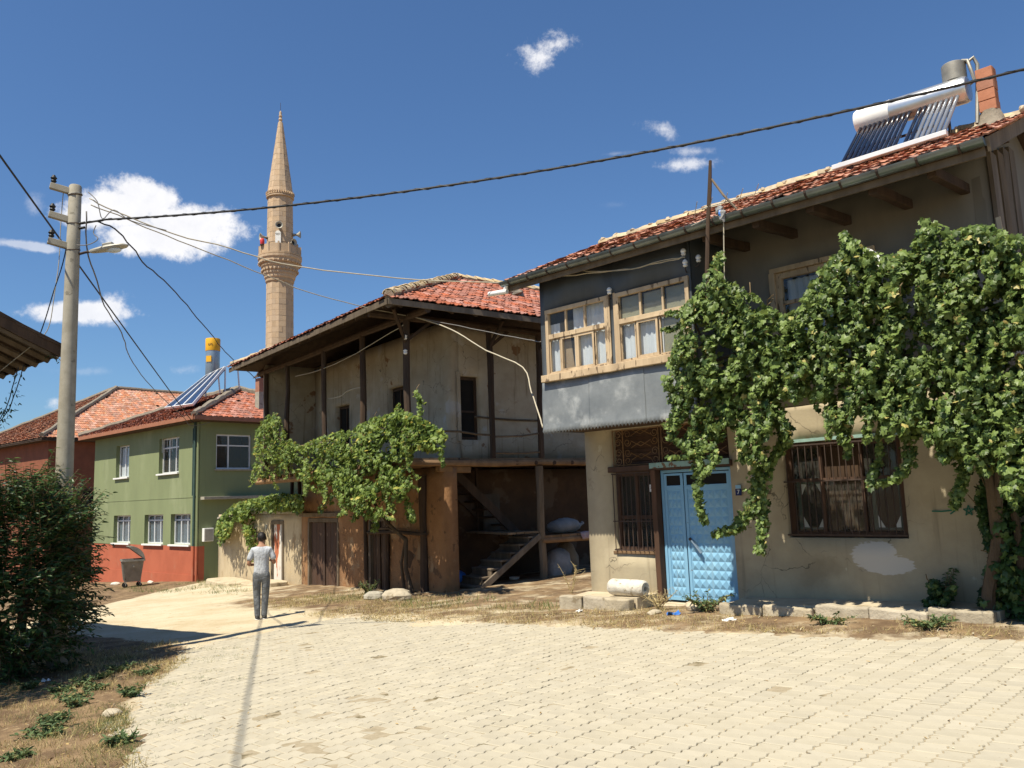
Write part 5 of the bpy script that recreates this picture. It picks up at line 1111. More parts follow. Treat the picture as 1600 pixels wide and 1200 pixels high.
# ================================================================ minaret
mp_ = at(437, 530, 60); MX, MY = mp_.x, 60; MZ0 = float(gz(MX, 50))-.5
T = thing('minaret', 'tall slender stone minaret with one balcony behind the roofs', 'minaret', (MX, MY, MZ0), 12)
def zl(z): return z-MZ0
NS = 12
def course(r0, r1, z0, z1, hz, off=0):
    n = max(1, round((z1-z0)/hz)); V = []; F = []; dz = (z1-z0)/n
    for i in range(n):
        for k in range(NS):
            parts = 1 if (i+k) % 2 else 2
            for q in range(parts):
                ra = r0+(r1-r0)*i/n; rb = r0+(r1-r0)*(i+1)/n; t0 = 2*math.pi*(k+off)/NS; t1 = 2*math.pi*(k+1+off)/NS; j = random.uniform(-.008, .008)
                def pt(fr_, r_, z): a = Vector((math.cos(t0), math.sin(t0), 0)); b = Vector((math.cos(t1), math.sin(t1), 0)); return (a.lerp(b, fr_)*(r_+j)+Vector((0, 0, z)))
                fa, fb = q/parts+.006, (q+1)/parts-.006; za, zb = z0+i*dz+.006, z0+(i+1)*dz-.006; b_ = len(V)
                V += [pt(fa, ra, zl(za)), pt(fb, ra, zl(za)), pt(fb, rb, zl(zb)), pt(fa, rb, zl(zb))]+[pt(fa, ra-.05, zl(za)), pt(fb, ra-.05, zl(za)), pt(fb, rb-.05, zl(zb)), pt(fa, rb-.05, zl(zb))]
                F += [(b_, b_+1, b_+2, b_+3)]+[(b_+x, b_+4+x, b_+4+(x+1) % 4, b_+(x+1) % 4) for x in range(4)]
    return npmesh('stone_courses', [tuple(v) for v in V], F, MAT['limestone'], T, kind='stuff')
course(1.06, .98, MZ0, 18.2, .42); course(.96, .92, 21.3, 24.8, .40)
course(.96, .17, 25.15, 31.0, .46)
g = MB(); g.lathe([(1.045, 0), (.965, zl(18.2)), (.945, zl(21)), (.905, zl(25)), (.94, zl(25.1)), (.15, zl(31.0)), (.05, zl(31.1))], NS); g.build('core', MAT['limestone_joint'], T)
for i in range(7):     # corbelled balcony
    g = MB(); z = 18.25+i*.28; r_ = 1.0+.085*i+(.05 if i > 4 else 0); g.lathe([(r_-.02, 0), (r_+.04, .10), (r_+.05, .275), (r_-.05, .28)], 24, (0, 0, zl(z))); o = g.build('corbel_ring', MAT['limestone'], T)
    if i in (3, 5):
        d = MB()
        for k in range(28): a = 2*math.pi*k/28; d.ball(((r_+.06)*math.cos(a), (r_+.06)*math.sin(a), zl(z)+.06), .07, .07, .10, 6, 4)
        d.build('drop_ornament', MAT['limestone'], o)
g = MB(); g.lathe([(1.50, 0), (1.60, .04), (1.60, .16), (1.52, .18)], 24, (0, 0, zl(20.2))); g.build('balcony_slab', MAT['limestone'], T)
for k in range(12):
    a0, a1 = 2*math.pi*(k+.06)/12, 2*math.pi*(k+.94)/12; g = MB()
    g.prism([(1.50*math.cos(a0), 1.50*math.sin(a0), zl(20.38)), (1.50*math.cos(a1), 1.50*math.sin(a1), zl(20.38)), (1.42*math.cos(a1), 1.42*math.sin(a1), zl(20.38)), (1.42*math.cos(a0), 1.42*math.sin(a0), zl(20.38))], (0, 0, 0), (0, 0, .62)); g.build('parapet_panel', MAT['limestone'], T)
    a = 2*math.pi*k/12; g = MB(); g.beam((1.48*math.cos(a), 1.48*math.sin(a), zl(20.38)), (1.48*math.cos(a), 1.48*math.sin(a), zl(21.12)), .13, .13, up=(math.cos(a), math.sin(a), 0)); g.build('parapet_post', MAT['limestone'], T)
for z in (24.85, 25.0):
    g = MB(); g.lathe([(.95, 0), (1.02, .03), (1.02, .10), (.97, .14)], 24, (0, 0, zl(z))); g.build('cornice', MAT['limestone'], T)
d = MB()
for k in range(36): a = 2*math.pi*k/36; d.box(-.03, .03, .93, 1.06, 0, .14); M_ = Matrix.Translation((0, 0, zl(25.14))) @ Matrix.Rotation(a, 4, 'Z'); b_ = len(d.v)-8; d.v[b_:] = [tuple(M_ @ Vector(p)) for p in d.v[b_:]]
d.build('dentils', MAT['limestone'], T)
g = MB(); g.lathe([(.15, 0), (.10, .12), (.16, .26), (.09, .42), (.14, .56), (.08, .70), (.11, .82), (.05, .95), (.02, 1.0)], 12, (0, 0, zl(30.95))); g.build('finial', MAT['limestone'], T, smooth=True)
g = MB(); g.tube([(0, 0, zl(31.9)), (0, 0, zl(32.6))], .015, 5); g.build('lightning_rod', MAT['iron'], T)
ca = math.atan2(-MY, -MX)-R(12)
g = MB(); a = ca-.15; M_ = Matrix.Translation((.94*math.cos(a), .94*math.sin(a), zl(20.9))) @ Matrix.Rotation(a-math.pi/2, 4, 'Z')
g.box(-.20, .20, -.05, .03, -.4, 1.0); g.tube([(0, -.05, 1.0), (0, .03, 1.0)], .20, 14); g.move(M_); g.build('balcony_door', MAT['white'], T)
LABEL = ['grey loudspeaker facing the street on the minaret shaft', 'grey loudspeaker on the left side of the minaret shaft', 'grey loudspeaker on the right side of the minaret shaft', 'dark loudspeaker low by the balcony rail of the minaret']
for i, (da, zz) in enumerate(((-.05, 22.35), (-1.25, 21.7), (1.35, 22.05), (.75, 21.2))):
    a = ca+da+R(12); t = thing('loudspeaker', LABEL[i], 'loudspeaker', (MX+.95*math.cos(a), MY+.95*math.sin(a), zz), math.degrees(a)-90)
    g = MB(); g.tube([(0, .0, 0), (0, .12, 0), (0, .25, 0)], [.11, .10, .07], 12); g.build('driver', MAT['galv'], t, smooth=True)
    g = MB(); g.tube([(0, .25, 0), (0, .38, 0), (0, .50, 0), (0, .56, 0)], [.07, .12, .21, .27], 18, cap=False); h = g.build('horn', MAT['lamp_grey'], t, smooth=True); h.modifiers.new('s', 'SOLIDIFY').thickness = .012
    g = MB(); g.ball((0, .42, 0), .13, .04, .13, 10, 6); g.build('throat', MAT['black'], t)
    g = MB(); g.beam((0, -.1, -.1), (0, .12, -.1), .05, .05); g.build('bracket', MAT['iron'], t)
a = ca-1.0+R(12); t = thing('warning_lamp', 'red lamp on the balcony rail of the minaret', 'lamp', (MX+1.5*math.cos(a), MY+1.5*math.sin(a), 21.0), 0)
g = MB(); g.lathe([(.14, 0), (.16, .1), (.16, .35), (.10, .45), (.03, .48)], 12); g.build('red_cover', MAT['red'], t, smooth=True); g = MB(); g.lathe([(.18, -.06), (.18, 0)], 12); g.build('foot', MAT['iron'], t)
# ================================================================ vines
def vine(name, label, base, Fr, axis, val, poly, n, size, strands, matn, trunk, out, thick=.30, seed=1, perleaf=14, hang=0, hs=1):
    """leaves fill an uneven screen standing off a wall plane (axis 'x' or 'y' of frame Fr at val), with hanging shoots"""
    rs = np.random.default_rng(seed); ax = Fr[1] if axis == 'x' else Fr[2]
    T = thing(name, label, 'vine', base, 0)
    def onp(px, py, off=0): return pl(px, py, W(Fr, 0, 0)+ax*(val+off), ax)
    xs = [p[0] for p in poly]; ys = [p[1] for p in poly]; P = []; S_ = []; cnt = 0
    while cnt < n:
        x = rs.uniform(min(xs), max(xs)); y = rs.uniform(min(ys), max(ys))
        if not inpoly(poly, x, y): continue
        d = noise.noise(Vector((x/38, y/38, seed*3.1))); d2 = noise.noise(Vector((x/15, y/15, seed*5.7)))
        if d+.8*d2 < -.24 and rs.random() < .88: continue
        off = thick*(1.0*d+.55*d2) + rs.normal(0, .07) + (rs.random() < .35)*rs.uniform(0, thick*1.2)*1.0
        P.append(onp(x, y, out*0 - (-1)*0 + (off if True else 0)*(-1))); S_.append(size*rs.choice([.55, .75, .95, 1.15, 1.45], p=[.15, .3, .3, .17, .08])); cnt += 1
    canes = []; strands = list(strands)
    for _ in range(hang):      # short ragged shoots all over the screen
        for _t in range(40):
            x = rs.uniform(min(xs), max(xs)); y = rs.uniform(min(ys), max(ys))
            if inpoly(poly, x, y): break
        l = rs.uniform(22, 60)*hs; strands.append(([(x, y), (x+rs.normal(0, 5), y+l*.5), (x+rs.normal(0, 9), y+l)], rs.uniform(9, 15)*hs, -rs.uniform(.12, .42)))
    for st_ in strands:
        pts, w = st_[:2]
        L = sum(math.hypot(b[0]-a[0], b[1]-a[1]) for a, b in zip(pts, pts[1:])); m = int(L*w/perleaf)+6; o0 = st_[2] if len(st_) > 2 else rs.uniform(-.2, .25)
        cane = []
        for q in range(9):
            t = q/8*(len(pts)-1); i = min(int(t), len(pts)-2); fr_ = t-i; x = pts[i][0]+(pts[i+1][0]-pts[i][0])*fr_; y = pts[i][1]+(pts[i+1][1]-pts[i][1])*fr_; cane.append(onp(x+rs.normal(0, 2), y, o0+.05*rs.normal()))
        canes.append(cane)
        for _ in range(m):
            t = rs.random()**.9*(len(pts)-1); i = min(int(t), len(pts)-2); fr_ = t-i; ww = w*(1-.55*t/(len(pts)-1))
            x = pts[i][0]+(pts[i+1][0]-pts[i][0])*fr_+rs.normal(0, ww*.35); y = pts[i][1]+(pts[i+1][1]-pts[i][1])*fr_+rs.normal(0, ww*.2)
            P.append(onp(x, y, o0+rs.normal(0, .09))); S_.append(size*rs.uniform(.45, 1.05))
    P = np.array([tuple(p) for p in P]); m = len(P); o = -np.array(ax)
    nr = o*.70+np.array([0, 0, .60])+rs.normal(0, .58, (m, 3)); tip = np.array([0, 0, -1.])+o*.35+rs.normal(0, .42, (m, 3))
    leaves('foliage', P, nr, tip, np.array(S_), 'grape', matn, T)
    g = MB()
    for c in canes: g.tube(c, .006, 5)
    for _ in range(40):
        k = rs.integers(0, m); a = Vector(P[k]); b = a+Vector(rs.normal(0, .10, 3))+Vector((0, 0, .06)); g.tube([a, a.lerp(b, .5)+Vector(rs.normal(0, .04, 3)), b], .007, 5)
    g.build('shoots', MAT['twig'], T, world=True, kind='stuff')
    for tr in trunk:
        g = MB(); g.tube(tr[0], tr[1], 8); g.build('trunk', MAT['bark'], T, world=True, smooth=True)
    return T
ya = lambda u, v, z: W(FA, u, v, z)
polyA = [(1045, 570), (1050, 545), (1066, 500), (1078, 470), (1098, 440), (1112, 405), (1128, 395), (1132, 430), (1165, 450), (1200, 478), (1226, 492), (1252, 478), (1266, 445), (1285, 415), (1308, 398), (1320, 362), (1342, 375), (1362, 396), (1400, 392), (1420, 388), (1440, 352), (1468, 345), (1486, 360), (1515, 352), (1545, 352), (1570, 366), (1600, 370), (1650, 380), (1700, 400), (1700, 770), (1600, 775), (1560, 735), (1520, 692), (1470, 702), (1442, 662), (1424, 690), (1402, 655), (1342, 640), (1315, 660), (1284, 646), (1262, 616), (1222, 640), (1204, 676), (1182, 690), (1152, 668), (1124, 690), (1102, 700), (1072, 690), (1060, 652), (1046, 620)]
strA = [([(1085, 680), (1090, 740), (1092, 790), (1102, 815)], 15), ([(1105, 680), (1078, 712), (1045, 714)], 11), ([(1180, 660), (1190, 740), (1177, 790), (1150, 825), (1118, 834)], 24), ([(1185, 740), (1192, 810), (1187, 864)], 17),
        ([(1215, 640), (1226, 690), (1200, 732)], 20), ([(1165, 660), (1160, 720)], 20), ([(1320, 640), (1325, 712)], 12), ([(1380, 640), (1371, 720), (1358, 757)], 12), ([(1415, 650), (1421, 720), (1405, 745), (1358, 758)], 16), ([(1500, 680), (1468, 710)], 12),
        ([(1500, 680), (1506, 740), (1492, 792)], 20), ([(1515, 680), (1537, 735)], 26), ([(1085, 470), (1060, 490), (1042, 488)], 14), ([(1075, 500), (1052, 515), (1035, 513)], 10), ([(1325, 420), (1322, 385), (1318, 362)], 14), ([(1460, 400), (1452, 365), (1446, 342)], 16), ([(1120, 460), (1118, 425), (1124, 395)], 18), ([(1295, 440), (1285, 425), (1305, 398)], 10)]
tb_ = ya(6.35, -.55, .25)
vine('grape_vine', 'huge leafy grape vine covering the right half of the blue-door house', tb_, FA, 'y', -1.42, polyA, 18500, .080, strA, 'vine_leaf',
     [([ya(6.30, -.5, .15), ya(6.38, -.55, .6), ya(6.55, -.6, 1.2), ya(6.60, -.8, 1.9), ya(6.4, -1.15, 2.7), ya(5.9, -1.4, 3.6)], [.09, .075, .07, .06, .05, .03]), ([ya(6.55, -.6, 1.2), ya(6.75, -.9, 2.2), ya(6.8, -1.3, 3.4)], [.05, .045, .03]), ([ya(5.9, -1.4, 3.6), ya(4.6, -1.4, 3.9), ya(3.4, -1.4, 3.7), ya(3.0, -1.35, 4.6)], [.035, .03, .025, .015])], 1, .26, 2, perleaf=5, hang=230)
polyR = [(1530, 690), (1700, 690), (1700, 1000), (1560, 966), (1532, 940), (1545, 880), (1560, 800), (1545, 740)]
vine('climbing_shrub', 'dark creeper on the house corner right of the big grape vine', ya(6.75, -.45, .2), FA, 'y', -.36, polyR, 5200, .085, [([(1545, 720), (1535, 790), (1550, 860)], 18), ([(1450, 955), (1462, 925), (1458, 905)], 18), ([(1472, 955), (1480, 930), (1490, 915)], 12)], 'bush_leaf', [([ya(6.7, -.45, .15), ya(6.75, -.5, 1.2), ya(6.7, -.6, 2.4)], [.06, .05, .03])], 1, .24, 5, perleaf=4)
xb = lambda u, v, z: W(FB, u, v, z)
polyB = [(395, 705), (400, 672), (418, 648), (438, 652), (446, 680), (470, 696), (500, 682), (548, 668), (585, 652), (632, 640), (668, 658), (692, 672), (694, 698), (676, 706), (650, 702), (640, 722), (640, 762), (622, 792), (604, 800), (585, 812), (570, 806), (556, 798), (532, 790), (506, 782), (494, 752), (470, 748), (448, 728), (432, 748), (408, 746)]
strB = [([(590, 800), (585, 830)], 14), ([(515, 770), (500, 800)], 10), ([(625, 760), (640, 800), (645, 815)], 12), ([(655, 660), (658, 630), (650, 610)], 10), ([(620, 660), (622, 630)], 10), ([(480, 750), (478, 775)], 8), ([(425, 655), (430, 645)], 10), ([(690, 690), (697, 680)], 8), ([(560, 800), (550, 815)], 9), ([(640, 790), (646, 812)], 9)]
vine('grape_vine', 'bright grape vine spilling over the balcony of the mud-brick house', xb(-.35, 1.2, -.3), FB, 'x', -1.22, polyB, 6500, .095, strB, 'vine_leaf_b',
     [([xb(-.25, 1.1, -.35), xb(-.3, 1.35, .3), xb(-.3, 1.3, .95), xb(-.6, 1.7, 1.4), xb(-1.0, 2.3, 2.4)], [.06, .05, .05, .04, .03]), ([xb(-.22, 1.55, -.35), xb(-.28, 1.6, .4), xb(-.3, 1.35, .95)], [.04, .035, .03]), ([xb(-.3, 1.3, 1.0), xb(-.4, 2.0, 1.25), xb(-.45, 2.8, 1.22)], [.04, .03, .02])], 1, .26, 7, perleaf=4, hang=70, hs=.6)
polyC = [(336, 832), (346, 805), (368, 786), (400, 778), (440, 770), (472, 774), (474, 800), (440, 796), (398, 802), (402, 850), (394, 862), (386, 845), (380, 815), (366, 812), (358, 838), (346, 846)]
vine('grape_vine', 'low vine hanging over the plastered yard wall beside the green house', xb(.4, 14.5, -.8), FB, 'x', -.22, polyC, 4000, .115, [([(394, 840), (392, 878)], 7), ([(352, 830), (345, 850)], 8)], 'vine_leaf_b', [([xb(.5, 14.5, -.9), xb(.5, 14.4, .6), xb(.2, 14.2, 1.6)], [.05, .04, .03])], 1, .35, 9, perleaf=4)

# ================================================================ bush in the left foreground
def bush():
    c = at(12, 850, 12.0); b = onground(c.x+.1, c.y+.1); T = thing('fruit_bush', 'large dark green bush in front of the concrete pole', 'bush', b)
    rs = np.random.default_rng(21); P = []; N_ = []; Tp = []; S_ = []; g = MB(); tw = MB()
    for k in range(7):
        a = 2*math.pi*k/7; p1 = b+Vector((.12*math.cos(a), .12*math.sin(a), 0)); p2 = b+Vector((.45*math.cos(a), .45*math.sin(a), 1.0)); p3 = b+Vector((.85*math.cos(a), .75*math.sin(a), 1.9+.3*math.sin(k*2))); g = MB(); g.tube([p1, p2, p3], [.05, .035, .015], 7); g.build('stem', MAT['bark'], T, world=True, smooth=True)
    for k in range(1500):
        d = Vector(rs.normal(0, 1, 3)); d.z = d.z*.75+.1; d.normalize(); rr = rs.uniform(.45, 1)**.6
        wob = 1+.22*noise.noise(d*2.3+Vector((3, 1, 7)))
        ctr = b+Vector((-.05, 0, 1.42)); e = Vector((1.02, 1.0, 1.62)); bx = (abs(d.x)**3+abs(d.y)**3+abs(d.z)**3)**(-1/3); st = ctr+Vector((d.x*e.x, d.y*e.y, d.z*e.z))*rr*wob*.80*bx
        if st.z < b.z+.08: st.z = b.z+.1+rs.random()*.3
        grow = (d+Vector((0, 0, .45))+Vector(rs.normal(0, .35, 3))).normalized(); L = rs.uniform(.25, .52)*(1.25 if d.z > .3 else 1)
        en = st+grow*L+Vector((0, 0, -.04)); tw.tube([st, st.lerp(en, .5)+Vector((0, 0, .03)), en], [.007, .005, .002], 4, cap=False)
        side = grow.cross(Vector((0, 0, 1))).normalized(); m = int(L/.030)
        for i in range(m):
            t = (i+.5)/m; q = st.lerp(en, t); sg = 1 if i % 2 else -1; tip = grow*.8+side*sg*.8+Vector((0, 0, .12))+Vector(rs.normal(0, .22, 3)); nn = Vector((0, 0, 1))+d*.35+Vector(rs.normal(0, .35, 3))
            P.append(tuple(q)); Tp.append(tuple(tip)); N_.append(tuple(nn)); S_.append(rs.uniform(.08, .15)*(1-.25*t))
    tw.build('twigs', MAT['twig'], T, world=True, kind='stuff')
    leaves('foliage', np.array(P), np.array(N_), np.array(Tp), np.array(S_), 'lance', 'bush_leaf', T)
bush()
def side_tree():
    b = onground(-8.7, 9.2); T = thing('yard_tree', 'leafy tree by the dark-eaved house, shading the bush from the left', 'tree', b); rs = np.random.default_rng(31)
    g = MB(); g.tube([b, b+Vector((.1, .1, 1.4)), b+Vector((.05, .25, 2.8)), b+Vector((.3, .4, 4.0))], [.16, .13, .10, .05], 9); g.build('trunk', MAT['bark'], T, world=True, smooth=True)
    for k in range(8):
        a = 2*math.pi*k/8; s0 = b+Vector((.1, .2, 2.2+.15*k)); e = s0+Vector((1.15*math.cos(a), 1.15*math.sin(a), .9)); g = MB(); g.tube([s0, s0.lerp(e, .5)+Vector((0, 0, .15)), e], [.05, .035, .012], 6); g.build('branch', MAT['bark'], T, world=True, smooth=True)
    c = np.array(b+Vector((.15, .3, 3.9))); n = 15000; d = rs.normal(0, 1, (n, 3)); d /= np.linalg.norm(d, axis=1, keepdims=True); w = np.array([1+.3*noise.noise(Vector(q)*2.2) for q in d])[:, None]; r = rs.uniform(.25, 1, (n, 1))**.5
    P = c+d*r*w*np.array([1.6, 1.9, 1.5]); keep = np.array([noise.noise(Vector(p)*1.6) for p in P]) > -.06; P = P[keep]; m = len(P)
    leaves('crown', P, np.array([0, 0, 1.])+rs.normal(0, .6, (m, 3)), rs.normal(0, 1, (m, 3)), rs.uniform(.08, .14, m), 'lance', 'bush_leaf', T)
side_tree()
def creeper():
    a = at(38, 572, 13.0); b = at(-12, 668, 13.2); T = thing('creeper_strand', 'thin creeper strands dangling from the dark roof corner at the left', 'creeper', a)
    g = MB(); rs = np.random.default_rng(4); P = []; S_ = []
    for o in (0, .10):
        pts = [a.lerp(b, t)+Vector((o*(1-t)*-1, 0, -.22*math.sin(math.pi*t)))+Vector(rs.normal(0, .012, 3)) for t in np.linspace(0, 1, 10)]; g.tube(pts, .008, 5)
        for p in pts[1:]:
            for _ in range(5): P.append(tuple(p+Vector(rs.normal(0, .05, 3))+Vector((0, 0, -.03)))); S_.append(rs.uniform(.05, .09))
    c = at(72, 553, 12.95); e = at(97, 566, 12.9); pts = [c.lerp(e, t)+Vector((0, 0, .05*math.sin(math.pi*t))) for t in np.linspace(0, 1, 6)]; g.tube(pts, .006, 4)
    for p in pts: P.append(tuple(p+Vector((0, 0, -.02)))); S_.append(.06); P.append(tuple(p+Vector((.01, 0, -.05)))); S_.append(.05)
    g.build('stems', MAT['black_cable'], T, world=True); P = np.array(P); m = len(P)
    leaves('foliage', P, rs.normal(0, 1, (m, 3)), np.array([0, 0, -1.])+rs.normal(0, .4, (m, 3)), np.array(S_), 'lance', 'bush_leaf', T)
creeper()

# ================================================================ concrete pole with arms, street lamp
PX, PY = -6.965, 12.8; pb = onground(PX, PY, -.1)
TP = thing('concrete_pole', 'tall tapered concrete electricity pole behind the dark bush', 'pole', pb)
HP = 7.15-pb.z
g = MB(); g.lathe([(.145, 0), (.132, HP*.3), (.116, HP*.6), (.102, HP*.85), (.094, HP-.02), (.08, HP)], 20); g.build('shaft', MAT['concrete'], TP, smooth=True)
for q, (za, ang) in enumerate(((7.04, 188), (6.56, 192), (6.12, 196))):
    z = za-pb.z; d = Vector((math.cos(R(ang)), math.sin(R(ang))-.35, 0)).normalized(); g = MB(); a_ = MB(); a_.beam(Vector((0, 0, z))+d*.06, Vector((0, 0, z+.06))+d*.36, .09, .10); A_ = a_.build('cross_arm', MAT['concrete'], TP, bevel=.008)
    i_ = MB(); c = Vector((0, 0, z+.12))+d*.31; i_.lathe([(.03, 0), (.045, .02), (.03, .045), (.05, .07), (.03, .10), (.02, .12)], 12, c); i_.build('insulator', MAT['black'], A_, smooth=True)
    k = MB(); k.tube([Vector((.104*math.cos(t), .104*math.sin(t), z-.05))*1.0+Vector((0, 0, .02*math.sin(t))) for t in np.linspace(0, 6.28, 13)], .008, 5); k.build('band', MAT['iron'], TP)
g = MB(); g.tube([(.10*math.cos(t), .10*math.sin(t), HP-.16+.02*math.cos(t)) for t in np.linspace(0, 6.28, 13)], .012, 5); g.build('strap', MAT['lamp_grey'], TP)
for z, s_ in ((6.50, 1), (6.42, 1)):
    g = MB(); g.tube([(.10, -.02, z-pb.z), (.19, -.03, z-pb.z+.01)], .022, 8); g.build('clamp', MAT['black'], TP)
t = thing('street_lamp', 'street lamp head on a short arm fixed to the concrete pole', 'street lamp', (PX+.1, PY, 6.0))
g = MB(); g.tube([(0, 0, 0), (.10, -.01, .02), (.20, -.02, .03)], .022, 8); g.build('arm', MAT['iron'], t)
v = []; f = []; n = 12; g = MB()
for i, (x, w_, zt, zb) in enumerate(((.18, .03, .05, .01), (.22, .05, .065, .0), (.32, .07, .09, .005), (.48, .10, .12, .02), (.64, .10, .135, .055), (.74, .08, .135, .08), (.79, .03, .125, .10))):
    for k in range(n):
        a = 2*math.pi*k/n; v.append((x, -.02+w_*math.cos(a), (zt+zb)/2+(zt-zb)/2*math.copysign(abs(math.sin(a))**.7, math.sin(a))))
    if i:
        for k in range(n): f.append((n*(i-1)+k, n*(i-1)+(k+1) % n, n*i+(k+1) % n, n*i+k))
f += [tuple(range(n)), tuple(n*6+k for k in range(n))]; g.add(v, f); hd = g.build('housing', MAT['lamp_grey'], t, smooth=True)
g = MB(); g.ball((.56, -.02, .045), .13, .075, .05, 12, 6); g.build('lens', MAT['lamp_glass'], hd, smooth=True)
g = MB(); g.beam((.40, -.02, .115), (.56, -.02, .14), .12, .05); g.build('photocell_cover', MAT['galv'], hd, bevel=.01)
# cables: every span is one thing
def cable(label, pts, r, matn, s=None, n=16, wig=0):
    out = []
    for a, b in zip(pts, pts[1:]):
        L = (Vector(b)-Vector(a)).length; q = sag(a, b, (s if s is not None else L*.02), n, wig); out += q if not out else q[1:]
    t = thing('overhead_cable', label, 'cable', out[0]); g = MB(); g.tube(out, r, 6); g.build('wire', MAT[matn], t, world=True, smooth='all'); return t
top = Vector((PX+.14, PY-.02, 6.50)); kn = at(162, 343, 12.75)
cable('thick black twisted cable crossing the sky from the pole to the upper right', [top, at(165, 343, 12.7), at(1900, 38, 8.0)], .017, 'black_cable', .0)
bpy.data.objects.remove(bpy.data.objects[[o.name for o in COL.objects if o.get('label', '').startswith('thick black')][0]].children[0]); tc_ = [o for o in COL.objects if o.get('label', '').startswith('thick black')][0]
q = [top, at(165, 343, 12.7)]+sag(at(165, 343, 12.7), at(1900, 30, 8.4), .42, 40)[1:]
g = MB(); g.tube(q, .016, 6); g.build('wire', MAT['black_cable'], tc_, world=True, smooth='all')
g = MB(); hx = []
for i in range(len(q)*6):
    t_ = i/6; k = min(int(t_), len(q)-2); p = q[k].lerp(q[k+1], t_-k); hx.append(p+Vector((0, .015*math.cos(i*1.1), .017*math.sin(i*1.1))))
g.tube(hx[:-6], .008, 4); g.build('twisted_wire', MAT['black_cable'], tc_, world=True)
q0 = W(FG, -.15, .3, 5.3); q1 = at(0, 238, 11.6); cable('straight black cable running down from the upper left to the green house', [q0+(q1-q0)*1.75, q0], .017, 'black_cable', .05, 30)
def pxc(label, pts, r, matn, wig=.0, n=3):
    P_ = [at(*p) for p in pts]; out = [P_[0]]
    for i in range(len(P_)-1):
        p0_, p1_, p2_, p3_ = P_[max(0, i-1)], P_[i], P_[i+1], P_[min(len(P_)-1, i+2)]
        for k in range(1, n+1):
            u = k/n; out.append(.5*((2*p1_)+(p2_-p0_)*u+(2*p0_-5*p1_+4*p2_-p3_)*u*u+(3*p1_-p0_-3*p2_+p3_)*u**3)+(Vector([random.gauss(0, wig) for _ in range(3)]) if wig and k < n else Vector()))
    t = thing('overhead_cable', label, 'cable', out[0]); g = MB(); g.tube(out, r, 5); g.build('wire', MAT[matn], t, world=True, smooth='all')
pxc('pale wire from the pole past the minaret balcony to the dark bay', [(140, 310, 12.75), (180, 330, 12.9), (270, 365, 13.2), (360, 388, 13.6), (440, 412, 13.9), (530, 425, 14.1), (650, 437, 14.4), (760, 441, 14.6), (800, 440, 14.4), (900, 430, 13.6), (950, 424, 13.15), (1000, 418, 12.75), (1045, 407, 12.35), (1070, 402, 12.1)], .011, 'pale_wire', .006, 4)
pxc('thin wire sagging from the pole to the verandah corner post', [(142, 320, 12.75), (200, 343, 13.2), (260, 368, 13.9), (340, 400, 14.8), (420, 432, 15.8), (500, 462, 17.0), (570, 480, 18.0), (634, 493, 18.5)], .010, 'pale_wire', .008, 4)
pxc('cream wire sloping across the verandah down to the bay corner', [(637, 492, 18.5), (680, 505, 18.2), (715, 520, 17.6), (760, 548, 17.0), (817, 574, 16.2), (830, 612, 15.6), (843, 650, 14.7), (848, 668, 14.45)], .015, 'pale_wire', .004, 4)
pxc('thin grey wire from the verandah corner to the left edge of the bay', [(640, 494, 18.5), (700, 506, 18.0), (770, 520, 17.2), (815, 529, 16.4), (845, 534, 14.6)], .010, 'grey_wire', .004, 4)
pxc('wavy dark wire from the pole to the far verandah eave', [(150, 345, 12.7), (180, 358, 13), (205, 385, 13.8), (230, 417, 14.8), (265, 447, 16.5), (300, 487, 19), (330, 522, 22), (352, 550, 25), (378, 572, 26), (400, 592, 27.5)], .013, 'black_cable', .01, 4)
pxc('loose dark wire hanging from the pole down to the green house roof corner', [(135, 330, 12.7), (138, 400, 13), (152, 440, 14), (163, 478, 15.5), (190, 520, 18), (200, 552, 20.5), (220, 585, 24), (252, 620, 28), (285, 650, 32), (296, 664, 32.6), (312, 664, 32.6), (328, 660, 32.7)], .012, 'grey_wire', .008, 4)
pxc('dark wire hanging left of the pole toward the roof corner', [(116, 330, 12.8), (108, 365, 12.8), (98, 412, 12.8), (84, 455, 12.8), (72, 495, 12.9), (62, 524, 13)], .009, 'black_cable', 0, 4)
pxc('thin pale wire drooping left of the pole under the dark eave', [(99, 300, 12.8), (95, 350, 12.8), (92, 410, 12.8), (85, 460, 12.8), (78, 505, 12.85), (66, 527, 12.9), (40, 548, 12.9), (0, 580, 12.9)], .007, 'pale_wire', 0, 4)
pxc('slack wire looping along the verandah below the eave', [(630, 508, 18.6), (590, 532, 19.6), (545, 558, 21), (500, 578, 22.5), (462, 588, 23.8)], .010, 'pale_wire', .004, 4)
pxc('short curled wire between two verandah posts', [(568, 604, 20.7), (545, 610, 21.2), (530, 620, 21.8), (510, 623, 22.4)], .012, 'pale_wire', .004, 4)
pxc('pale wire drooping across the dark bay to the insulators', [(1068, 402, 12.1), (1030, 408, 12.45), (990, 420, 12.8), (940, 424, 13.2), (905, 423, 13.55)], .007, 'pale_wire', .004, 4)
for l, pts in (('loop of thin wire right of the pole top', [(138, 300, 12.75), (152, 315, 12.7), (160, 342, 12.7), (178, 328, 12.75), (205, 345, 12.8), (260, 360, 13)]), ('short wire from the pole to the street lamp', [(120, 383, 12.7), (135, 383, 12.65), (148, 378, 12.65), (153, 372, 12.65), (146, 364, 12.7), (150, 352, 12.7)])): pxc(l, pts, .008, 'grey_wire', 0, 4)

